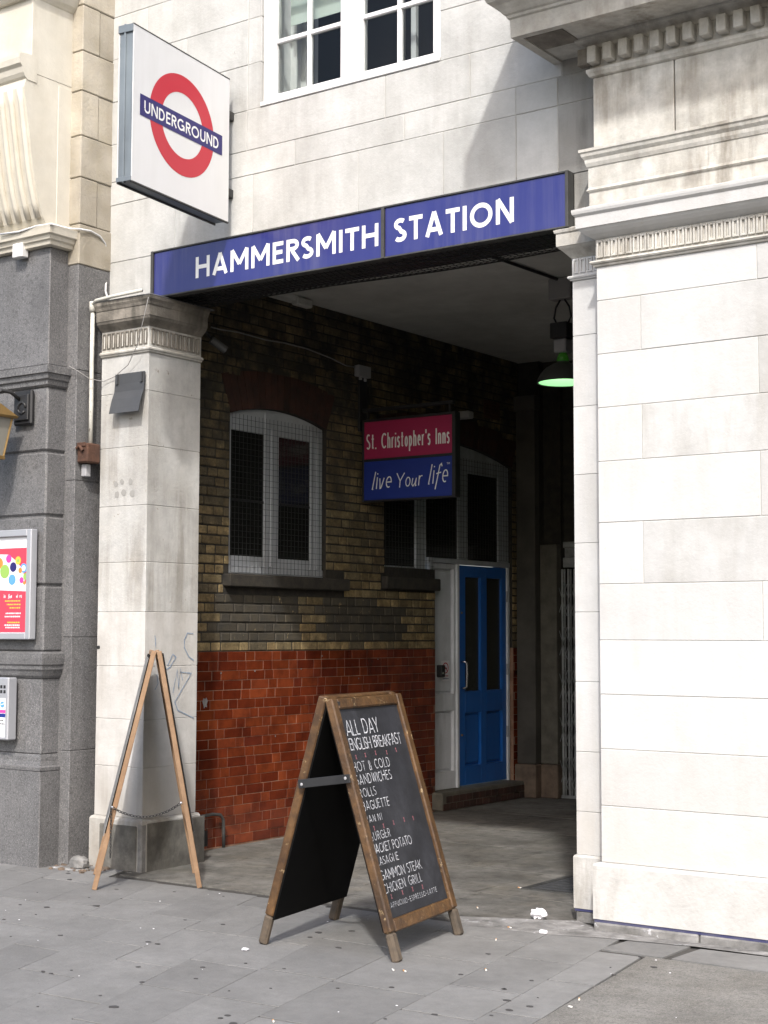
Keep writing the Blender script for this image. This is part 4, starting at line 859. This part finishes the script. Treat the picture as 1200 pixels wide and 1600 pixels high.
def circ(cx, cz, r, k=20): return [(cx+r*math.cos(6.283*j/k), cz+r*math.sin(6.283*j/k)) for j in range(k)]
rr = random.Random(5)
flat([(x0+.04, 1.945), (xr, 1.925), (xr, 1.96), (xr-.03, 2.00), (xr-.05, 2.08), (xr-.12, 2.14), (xr-.2, 2.19), (x0+.04, 2.20)], .0008, 'poster_print', 'pw', PO, Tp)
for (dx, z, r, c_) in ((-.04, 2.09, .034, 'sky'), (-.04, 2.09, .020, 'pw'), (-.10, 2.145, .03, 'yellow'), (-.10, 2.145, .014, 'green'), (-.02, 2.03, .024, 'green'), (-.15, 2.10, .035, 'navy'), (-.13, 2.06, .022, 'pw'), (-.16, 2.01, .038, 'sky'), (-.06, 2.005, .022, 'magenta'), (-.03, 1.985, .014, 'orange'), (-.075, 2.075, .02, 'orange'), (-.2, 2.16, .03, 'magenta'), (-.24, 2.07, .05, 'green'), (-.3, 2.13, .04, 'orange')):
    flat(circ(xr+dx, z, r), .0012+.0002*rr.random()*5, 'poster_print', c_, PO, Tp)
mb = MB()
for s, z, h, wd in (('ing funky vibes', 1.880, .026, .19),): write(mb, s.upper() if False else s, xr-.055-wd, z, h, .16, width=wd)
place(mb, Tp); mb.v = [v+Vector((0, -.0012, 0)) for v in mb.v]; mb.build('poster_text', 'pw', PO)
def fine(par, T, x, z, w, h, n, m, name='poster_text', seed=1):   # unreadably small print as short strokes
    r = random.Random(seed); mb = MB(); a = 0; k = 0
    while a < w-.01:
        l = r.uniform(.006, .02); l = min(l, w-a); 
        mb.add([(x+a, z, .0012), (x+a+l, z, .0012), (x+a+l, z+h, .0012), (x+a, z+h, .0012)], [(0, 1, 2, 3)]); a += l+.005
    place(mb, T).build(name, m, par)
for i, (z, w, c_) in enumerate(((1.853, .17, 'yellow'), (1.828, .15, 'yellow'), (1.804, .12, 'yellow'), (1.765, .16, 'pw'), (1.742, .17, 'pw'), (1.70, .14, 'yellow'), (1.681, .17, 'pw'), (1.664, .16, 'pw'))): fine(PO, Tp, xr-.06-w, z, w, .010, 0, c_, seed=i)
for z in (2.12, 1.72): MB().ell((x1-.058, 7.325, z), .005, .005, .005, 8).build('case_lock', 'chrome', PO)

# ticket / entry machine on the granite
EM = thing('metal_call_box', 'grey metal call box with round grille holes and a printed label', 'box', (-8.6, 7.32, .87))
MB().cbox(-8.80, -8.45, 7.285, 7.368, .875, 1.315, .008).build('box_body', 'alu', EM)
mb = MB()
for i in range(6):
    for j in range(2): mb.cbox(-8.50-i*.034, -8.478-i*.034, 7.2835, 7.286, 1.205+j*.034, 1.227+j*.034)
mb.build('speaker_grille', 'dark', EM)
Te = frame3((0, 7.2845, 0), (1, 0, 0), (0, 0, 1))
flat([(-8.78, .895), (-8.475, .895), (-8.475, 1.17), (-8.78, 1.17)], .0004, 'label_print', 'pw', EM, Te); flat([(-8.78, 1.065), (-8.475, 1.065), (-8.475, 1.088), (-8.78, 1.088)], .0009, 'label_print', 'magenta', EM, Te)
flat([(-8.78, 1.035), (-8.475, 1.035), (-8.475, 1.062), (-8.78, 1.062)], .0009, 'label_print', 'inkblue', EM, Te); flat(circ(-8.508, 1.125, .022), .0009, 'label_print', 'sky', EM, Te); flat([(-8.523, 1.121), (-8.49, 1.128), (-8.49, 1.134), (-8.523, 1.127)], .0013, 'label_print', 'pw', EM, Te)
fine(EM, Te, -8.60, 1.008, .11, .008, 0, 'dark', 'label_print', 4); fine(EM, Te, -8.60, .985, .12, .008, 0, 'dark', 'label_print', 5)

# small white box under the cream moulding
J1 = MB().cbox(-8.53, -8.425, 7.30, 7.365, 4.345, 4.45, .006).build('junction_box', 'paint'); tag(J1, 'small white junction box below the cream moulding at far left', 'junction box')

# ============================================================ PIPES, CABLES, FITTINGS
P_ = lambda u, v, a, val: tuple(proj(u, v, a, val))
cab = [P_(0, 366, 1, 7.26), P_(30, 362, 1, 7.27), P_(58, 353, 1, 7.28), P_(80, 350, 1, 7.28), P_(108, 357, 1, 7.52), P_(125, 358, 1, 7.535), P_(142, 361, 0, -8.082), P_(156, 369, 0, -8.082), P_(164, 380, 1, 7.80), P_(167, 396, 1, 7.84), P_(166, 430, 1, 7.85), P_(165, 455, 1, 7.80), P_(169, 468, 1, 7.76)]
tag(MB().tube(cab, .007, 8).build('white_cable', 'cable', smooth=True), 'thick white cable running over the cream moulding down to the left capital', 'cable')
tag(MB().tube([(-8.06, 7.66, 2.995), (-8.06, 7.66, 3.3), (-8.062, 7.66, 3.6), (-8.06, 7.66, 3.97)], .016, 10).tube([(-8.06, 7.66, 3.955), (-8.06, 7.66, 4.03)], .026, 10).tube([(-8.06, 7.66, 4.005), (-7.99, 7.62, 4.022), (-7.80, 7.60, 4.026), (-7.50, 7.59, 4.03)], .013, 8).build('flaking_pipe', 'pipe', smooth=True), 'flaking white vertical pipe between granite and pale stone pier', 'pipe')
tag(MB().tube([P_(232, 464, 1, 7.6), P_(224, 500, 1, 7.6), P_(214, 540, 1, 7.62), P_(200, 570, 1, 7.66), P_(180, 588, 1, 7.68), P_(162, 596, 1, 7.68), P_(140, 592, 1, 7.60), P_(122, 580, 1, 7.52), P_(108, 572, 1, 7.5)], .0030, 6).build('loose_wire', 'gcable', smooth=True), 'thin loose wire dangling from the left capital to the granite', 'wire')
RB = thing('rusty_box', 'rusty iron box at the foot of the flaking white pipe', 'box', (-8.05, 7.62, 2.84))
MB().cbox(-8.095, -7.985, 7.56, 7.69, 2.845, 2.985, .01).build('box_body', 'rust', RB); MB().tube([(-8.085, 7.55, 2.95), (-8.05, 7.545, 2.965), (-8.02, 7.548, 2.93)], .012, 7).cbox(-8.09, -8.0, 7.552, 7.56, 2.96, 2.99, .003).build('box_lug', 'rust', RB)
tag(MB().cbox(-8.09, -8.04, 7.60, 7.65, 2.75, 2.84, .005).build('pipe_outlet', 'fitting'), 'small grey outlet under the rusty iron box', 'outlet')
# flap vent
fl = MB(); n = 7
prof = [(7.675, 3.475), (7.673, 3.40), (7.668, 3.345), (7.660, 3.325), (7.645, 3.29), (7.628, 3.23), (7.618, 3.185)]
for a, b in zip(prof[:-1], prof[1:]): fl.add([(-7.836, a[0], a[1]), (-7.545, a[0], a[1]), (-7.545, b[0], b[1]), (-7.836, b[0], b[1]), (-7.836, a[0]+.006, a[1]), (-7.545, a[0]+.006, a[1]), (-7.545, b[0]+.006, b[1]), (-7.836, b[0]+.006, b[1])], [(0, 1, 2, 3), (7, 6, 5, 4), (0, 3, 7, 4), (1, 2, 6, 5)])
FV = thing('flap_hood', 'dark grey bent metal hood fixed near the top of the left pier', 'vent hood', (-7.69, 7.66, 3.18))
fl.build('hood_sheet', 'sheet', FV); MB().cbox(-7.82, -7.80, 7.66, 7.70, 3.40, 3.47).cbox(-7.58, -7.56, 7.66, 7.70, 3.40, 3.47).build('fixing_lug', 'sheet', FV)
# passage cable, junction box, spot lamp
pc = [P_(u, v, 0, -7.885) for u, v in ((330, 511), (345, 515), (372, 519), (415, 531), (445, 536), (480, 545), (518, 560), (540, 571), (556, 574))]
tag(MB().tube(pc, .0055, 7).build('passage_cable', 'gcable', smooth=True), 'grey cable drooping across the dark upper brick wall', 'cable')
JB = thing('wall_junction_box', 'grey junction box at the end of the cable on the upper brick wall', 'junction box', (-7.86, 10.71, 3.87))
MB().cbox(-7.895, -7.84, 10.62, 10.80, 3.88, 3.98, .005).build('box_body', 'fitting', JB); MB().tube([(-7.87, 10.68, 3.88), (-7.87, 10.68, 3.855)], .015, 8).tube([(-7.87, 10.75, 3.88), (-7.87, 10.75, 3.85)], .015, 8).build('cable_gland', 'fitting', JB, True)
SP = thing('spot_lamp', 'small grey tubular spot lamp hanging beside the left capital', 'lamp', (-7.6, 8.55, 3.75))
MB().tube([(-7.63, 8.46, 3.83), (-7.57, 8.56, 3.76)], .030, 14).build('lamp_barrel', 'sheet', SP); MB().tube([(-7.63, 8.46, 3.84), (-7.66, 8.42, 3.90), (-7.7, 8.40, 3.97)], .01, 6).build('lamp_bracket', 'dark', SP, True); MB().cbox(-7.9, -7.62, 8.38, 8.42, 3.96, 4.0, .004).build('mounting_bar', 'dark', SP)
CB = thing('ceiling_sensor', 'small pale box fixed where the ceiling meets the brick wall', 'sensor', (-7.8, 9.75, 4.3))
MB().cbox(-7.83, -7.76, 9.66, 9.86, 4.335, 4.40, .008).build('sensor_body', 'pipe', CB); MB().cbox(-7.86, -7.82, 9.70, 9.80, 4.36, 4.412, .004).build('sensor_foot', 'gcable', CB)
tag(MB().tube([(-7.85, 8.55, .255), (-7.85, 8.78, .262), (-7.85, 8.87, .25), (-7.85, 8.905, .21), (-7.85, 8.91, .12), (-7.85, 8.912, .0)], .013, 8).build('bent_pipe', 'grime', smooth=True), 'bent grey pipe at the foot of the brown tiled wall', 'pipe')
# bird netting slung below the lintel
mb = MB(); r = .0016
sag = lambda x, y: 4.035-.03*math.sin(math.pi*(y-7.86)/.44)-.012*math.sin(x*2.1)
xs_ = [-7.58+i*.05 for i in range(67)]; ys_ = [7.86+i*.05 for i in range(10)]
for x in xs_:
    for a, b in zip(ys_[::3][:-1], ys_[::3][1:]): mb.beam((x, a, sag(x, a)), (x, b, sag(x, b)), 2*r, 2*r, c=0)
for y in ys_:
    for a, b in zip(xs_[::6][:-1], xs_[::6][1:]): mb.beam((a, y, sag(a, y)), (b, y, sag(b, y)), 2*r, 2*r, c=0)
tag(mb.build('bird_netting', 'mesh', kind='stuff'), 'bird netting slung under the lintel behind the station name sign', 'netting')
# no smoking notice and entry phone
NS = thing('no_smoking_notice', 'small white no smoking notice on the pale panel beside the blue door', 'notice', (-7.984, 12.22, 1.18))
MB().cbox(-7.985, -7.9832, 12.145, 12.285, 1.18, 1.375).build('notice_sheet', 'pw', NS)
Tn = frame3((-7.9825, 0, 0), (0, 1, 0), (0, 0, 1)); mb = MB(); n = 24
vs = []
for i in range(n):
    for r in (.052, .042): vs.append((12.215+r*math.cos(6.283*i/n), 1.305+r*math.sin(6.283*i/n), 0))
mb.add(vs, [(2*i, 2*i+1, (2*i+3) % (2*n), (2*i+2) % (2*n)) for i in range(n)]); ribbon(mb, [(12.215-.034, 1.305+.034), (12.215+.034, 1.305-.034)], .009, .0006); place(mb, Tn).build('prohibition_ring', 'red', NS)
mb = MB(); ribbon(mb, [(12.185, 1.302), (12.24, 1.302)], .011, .0002); place(mb, Tn).build('cigarette_symbol', 'dark', NS); fine(NS, Tn, 12.165, 1.225, .1, .010, 0, 'red', 'notice_print', 3); fine(NS, Tn, 12.165, 1.20, .1, .008, 0, 'inkblue', 'notice_print', 6)
EP = thing('entry_phone', 'small black entry phone beside the blue door', 'entry phone', (-7.96, 12.1, 1.22))
MB().cbox(-7.985, -7.925, 12.06, 12.125, 1.222, 1.335, .006).build('phone_body', 'dark', EP); MB().ell((-7.925, 12.09, 1.26), .004, .009, .009, 8).build('call_button', 'chrome', EP)

# ============================================================ BLACKBOARD SIGN (A-board)
Bv = Vector((-4.425, 6.345, 0)); Uv = Vector((-.156, .988, 0)).normalized(); WB = .83; apex_off = Vector((-.425, -.02, 1.30))
AB = thing('menu_blackboard', 'worn wooden folding blackboard chalked with an all day breakfast menu', 'sandwich board', tuple(Bv+Vector((-.42, .4, 0))))
near = {}
F0 = Bv; F1 = Bv+Uv*WB; R0 = Bv+Vector((-.415, -.02, 1.30)); R1 = R0+Uv*WB; K0 = Vector((-5.262, 6.285, 0)); K1 = K0+Uv*(WB-.05)
def fp(a, b, t): return a+(b-a)*t
lf = (R0-F0).length; Vf = (R0-F0).normalized(); Nf = Uv.cross(Vf)*1.0
if Nf.x < 0: Nf = -Nf
Tf = Matrix(((Uv.x, Vf.x, Nf.x, F0.x), (Uv.y, Vf.y, Nf.y, F0.y), (Uv.z, Vf.z, Nf.z, F0.z), (0, 0, 0, 1)))
def wood(mb, x0, x1, y0, y1, z0, z1, c=.004): return mb.cbox(x0, x1, y0, y1, z0, z1, c, Tf)
wood(MB(), 0, .062, .15, lf, -.045, 0, .007).build('stile', 'oak', AB); wood(MB(), 0, .062, 0, .149, -.045, 0, .012).build('foot', 'leg', AB)
wood(MB(), WB-.062, WB, .15, lf, -.045, 0, .007).build('stile', 'oak', AB); wood(MB(), WB-.062, WB, 0, .149, -.045, 0, .012).build('foot', 'leg', AB)
wood(MB(), .063, WB-.063, lf-.060, lf-.002, -.043, -.002, .007).build('top_rail', 'oak', AB); wood(MB(), .063, WB-.063, .145, .210, -.043, -.002, .007).build('bottom_rail', 'oak', AB)
wood(MB(), .0635, WB-.0635, .211, lf-.061, -.030, -.018, .0).build('board_panel', 'slate', AB)
wood(MB(), .01, WB-.01, .16, lf-.01, -.051, -.046, 0).build('board_backing', 'slateb', AB)
ch = MB(); cr_ = MB(); zc = -.0172
def cl(s, v, h, u1, u0=.072, **k):
    mb = MB(); write(mb, s, u0, v, h, .082, width=u1-u0, jit=.035, base=zc, **k); place(mb, Tf).build('chalk_writing', 'chalk', AB, kind='stuff')
cl('ALL DAY', 1.162, .082, .475, .10); cl('ENGLISH BREAKFAST', 1.082, .064, .705, .10); cl('HOT & COLD', .968, .052, .50); cl('SANDWICHES', .902, .052, .48); cl('ROLLS', .834, .046, .26); cl('BAGUETTE', .766, .048, .375)
cl('PANINI', .702, .036, .25, drop=.12); cl('BURGER', .608, .044, .295, drop=.1); cl('JACKET POTATO', .542, .048, .52); cl('LASAGNE', .482, .042, .32, drop=.05); cl('GAMMON STEAK', .404, .050, .555); cl('CHICKEN GRILL', .338, .048, .52)
cl('CAPPUCINO-ESPRESSO-LATTE', .262, .026, .66)
for v, xs2 in ((1.038, (.13, .24, .36, .49, .61)), (.660, (.13, .24, .36, .49, .60)), (.302, (.13, .26, .38, .50))):
    for u in xs2: write(cr_, 'X', u, v+random.uniform(-.004, .004), .024, .22, jit=.06, base=zc, xs=.7)
place(cr_, Tf).build('chalk_crosses', 'chalkr', AB, kind='stuff')
# rear leaf
lk = (R0-K0).length; Vk = (R0+Vector((-.055, 0, 0))-K0).normalized(); Nk = Uv.cross(Vk)
if Nk.x > 0: Nk = -Nk
Tk = Matrix(((Uv.x, Vk.x, Nk.x, K0.x), (Uv.y, Vk.y, Nk.y, K0.y), (Uv.z, Vk.z, Nk.z, K0.z), (0, 0, 0, 1))); lk -= .012
def wk(x0, x1, y0, y1, z0, z1, name, m, c=.006): MB().cbox(x0, x1, y0, y1, z0, z1, c, Tk).build(name, m, AB)
wk(0, .04, .16, lk, -.02, .03, 'stile', 'oak'); wk(0, .04, 0, .159, -.02, .03, 'foot', 'leg', .01); wk(WB-.06, WB, .16, lk, -.02, .03, 'stile', 'oak'); wk(WB-.06, WB, 0, .159, -.02, .03, 'foot', 'leg', .01)
wk(.041, WB-.061, lk-.06, lk, -.01, .03, 'top_rail', 'oak'); wk(.041, WB-.061, .15, .21, -.002, .03, 'bottom_rail', 'oak'); wk(.008, WB-.004, .145, lk-.012, -.030, -.0205, 'board_panel', 'slateb', 0)
MB().beam(fp(K0, R0, .655)+Vector((-.035, -.03, 0)), fp(F0, R0, .69)+Vector((.01, -.028, 0)), .045, .008, (0, 1, 0), .002).build('stay_strap', 'dark', AB)
for a in (fp(K0, R0, .655)+Vector((-.01, -.036, 0)), fp(F0, R0, .69)+Vector((-.015, -.036, 0))): MB().ell(a, .009, .005, .009, 8).build('strap_rivet', 'fitting', AB)
MB().cbox(-.055, .0, -.003, .0, -.02, .0).beam(R0+Vector((-.05, .05, -.03)), R0+Vector((.0, .05, -.03)), .05, .02).build('hinge', 'dark', AB)

# ============================================================ PINE FRAME (edge-on)
FA = Vector((-7.219, 6.965, 0)); FB = Vector((-6.734, 7.412, 0)); Uf = Vector((-.711, .703, 0)).normalized(); WF = .66
RA = Vector((-6.955, 7.222, 1.515))
PF = thing('pine_sandwich_board', 'bare pine folding sandwich board standing edge-on by the left pier', 'sandwich board', (-7.2, 7.43, 0))
for side, F_ in ((-1, FA), (1, FB)):
    off = Vector((.711*0, 0, 0)); ax = (FB-FA).normalized()
    top = RA+ax*(side*.012)
    Vp = (top-F_).normalized(); Np = Uf.cross(Vp); Np = Np if Np.dot(ax)*side > 0 else -Np; Lp = (top-F_).length
    Tq = Matrix(((Uf.x, Vp.x, Np.x, F_.x), (Uf.y, Vp.y, Np.y, F_.y), (Uf.z, Vp.z, Np.z, F_.z), (0, 0, 0, 1)))
    q = lambda x0, x1, y0, y1, z0, z1, name, m, c=.003: MB().cbox(x0, x1, y0, y1, z0, z1, c, Tq).build(name, m, PF)
    for a in (0, WF-.04): q(a, a+.04, 0, Lp, -.012, .020, 'leg', 'pine')
    q(.041, WF-.041, Lp-.06, Lp-.005, -.010, .018, 'top_rail', 'pine'); q(.041, WF-.041, .36, .42, -.010, .018, 'bottom_rail', 'pine')
    q(.005, WF-.005, .36, Lp-.03, .0205, .027, 'board_panel', 'slateb', 0)
    if side < 0: q(.0, WF, .34, Lp-.05, .0275, .031, 'poster_sheet', 'foot', 0)
    else: q(.0, WF, .34, Lp-.02, .0275, .031, 'poster_sheet', 'dark', 0)
    near[side] = (F_, top)
pa = fp(*near[-1], .345)+Vector((0, -.03, 0)); pb = fp(*near[1], .36)+Vector((0, -.03, 0))
def chain(pts, r=.0026, link=.021):
    mb = MB()
    # resample
    out = [pts[0]]; acc = 0
    for a, b in zip(pts[:-1], pts[1:]):
        d = (b-a).length; t = link-acc
        while t < d: out.append(a+(b-a)*(t/d)); t += link
        acc = d-(t-link)
    for i, (a, b) in enumerate(zip(out[:-1], out[1:])):
        m_ = (a+b)/2; d = (b-a).normalized(); s = d.cross(Vector((0, 1, .3)) if i % 2 else Vector((1, .2, 0)));
        if s.length < .1: s = Vector((0, 1, 0))
        s.normalize(); L2 = link*.66; Ws = link*.30
        mb.tube([m_+d*(L2*math.cos(k*math.pi/4))+s*(Ws*math.sin(k*math.pi/4)) for k in range(8)], r, 5, True)
    return mb
cp = [pa+(pb-pa)*t+Vector((0, 0, -.075*(1-(2*t-1)**2))) for t in [i/16 for i in range(17)]]
chain(cp).build('chain', 'dark', PF, True)
chain([pa+Vector((-.0, -.01, -.32*t)) for t in [i/8 for i in range(9)]]).build('chain', 'dark', PF, True)
for p in (pa, pb): MB().ell(p, .008, .008, .010, 8).build('eye_bolt', 'chrome', PF)

# ============================================================ SMALL THINGS ON THE GROUND
def G(u, v, z=0.): 
    d = fw+rt*((u-600)/2381)-up*((v-800)/2381); t = (z-CAM.z)/d.z; return CAM+d*t
def crumple(name, p, r, label, cat, h=.6):
    mb = MB(); rr = random.Random(int(p.x*1000)); n = 14; k = 9; vs = []; fs = []
    for i in range(k+1):
        a = math.pi*i/k
        for j in range(n):
            q = rr.uniform(.55, 1.12); vs.append((p.x+r*q*math.sin(a)*math.cos(6.283*j/n), p.y+r*q*math.sin(a)*math.sin(6.283*j/n), r*h*(1+q*math.cos(a))+.001))
    for i in range(k):
        for j in range(n): fs.append((i*n+j, (i+1)*n+j, (i+1)*n+(j+1) % n, i*n+(j+1) % n))
    return tag(mb.add(vs, fs).build(name, 'paper'), label, cat)
crumple('crumpled_tissue', G(841, 1437), .052, 'large crumpled white tissue near the foot of the right pier', 'litter')
tag(MB().cbox(-.022, .022, -.012, .012, 0, .02, .005, Matrix.Translation(G(849, 1459))).build('paper_scrap', 'paper'), 'small folded white paper scrap in front of the crumpled tissue', 'litter')
crumple('tissue_scrap', G(383, 1485), .024, 'flat white tissue scrap left of the blackboard', 'litter', .25)
bt = [(775, 1468, 'cigarette butt between the blackboard and the crumpled tissue'), (759, 1515, 'cigarette butt on the slabs right of the near blackboard foot'), (905, 1561, 'cigarette butt beside the concrete apron edge'), (796, 1449, 'cigarette butt on the pale cement in front of the passage'), (746, 1418, 'cigarette butt nearest the far blackboard foot'), (812, 1387, 'cigarette butt inside the passage by the drain cover'), (632, 1517, 'orange cigarette butt just below the near blackboard foot'), (614, 1515, 'white cigarette end just below the near blackboard foot'), (427, 1595, 'cigarette butt at the bottom edge below the blackboard'), (891, 1573, 'short white cigarette end beside the concrete apron')]
for i, (u, v, lb) in enumerate(bt):
    p = G(u, v, .004); a = random.uniform(-.5, .5)-.6; d = Vector((math.cos(a), math.sin(a), 0)); L = .011 if 'short' in lb else .016
    b = thing('cigarette_butt', lb, 'cigarette butt', tuple(p), None, 'cigarette butts dropped on the paving')
    if 'white' not in lb: MB().tube([p-d*L, p+d*L*.2], .0042, 7).build('filter', 'butt', b, True); MB().tube([p+d*L*.2, p+d*L], .004, 7).build('paper_tube', 'buttw', b, True)
    else: MB().tube([p-d*L, p+d*L], .004, 7).build('paper_tube', 'buttw', b, True)
# flecks
mb = MB()
for u, v in ((230, 1475), (240, 1451), (1107-60, 1600-80), (30, 1437), (590, 1411), (343, 1396), (700, 1412), (1025, 1500), (470, 1335), (512, 1440), (620, 1571), (250, 1408)):
    p = G(u, v, .002); mb.cbox(p.x-.005, p.x+.004, p.y-.003, p.y+.004, 0.0005, .003, .001)
for _ in range(14):
    p = Vector((random.uniform(-7.4, -2.6), random.uniform(5, 7.5), 0)); s_ = random.uniform(.001, .0025); mb.cbox(p.x-s_, p.x+s_, p.y-s_, p.y+s_, .0005, .002)
tag(mb.build('paper_flecks', 'paper', kind='stuff'), 'tiny white flecks of litter scattered over the paving', 'litter flecks')
# broken mortar and a stone lump between the two buildings
c0 = Vector((-7.99, 7.52, 0))
tag(MB().ell((-7.93, 7.50, .045), .085, .06, .05, 12, .12).build('stone_lump', 'foot'), 'dark broken stone lump between granite and left pier', 'stone')
mb = MB()
for _ in range(60):
    x, y = random.uniform(-8.15, -7.75), random.uniform(7.38, 7.66); r = random.uniform(.004, .022); mb.ell((x, y, r*.3), r*1.3, r, r*.6, 6, .25)
tag(mb.build('rubble', 'marble', kind='stuff'), 'crumbled mortar rubble at the foot of the granite', 'rubble')
tag(MB().cbox(-8.12, -7.86, 7.42, 7.62, -.004, .012, .006).build('cracked_mortar', 'cement'), 'cracked mortar patch at the foot of the granite corner', 'mortar patch')
# drain cover
DC = thing('drain_cover', 'dark rectangular drain cover set in the passage floor by the right pier', 'drain cover', (-4.75, 9.0, 0))
MB().cbox(-5.06, -4.40, 8.62, 8.66, -.003, .006, .001).cbox(-5.06, -4.40, 9.24, 9.28, -.003, .006, .001).cbox(-5.06, -5.02, 8.66, 9.24, -.003, .006, .001).cbox(-4.44, -4.40, 8.66, 9.24, -.003, .006, .001).build('cover_frame', 'grime', DC)
MB().cbox(-5.02, -4.44, 8.66, 9.24, -.003, .0025).build('cover_plate', 'sheet', DC)
for i in range(6): MB().cbox(-5.0, -4.46, 8.70+i*.09, 8.74+i*.09, .0025, .006, .001).build('cover_bar', 'sheet', DC)
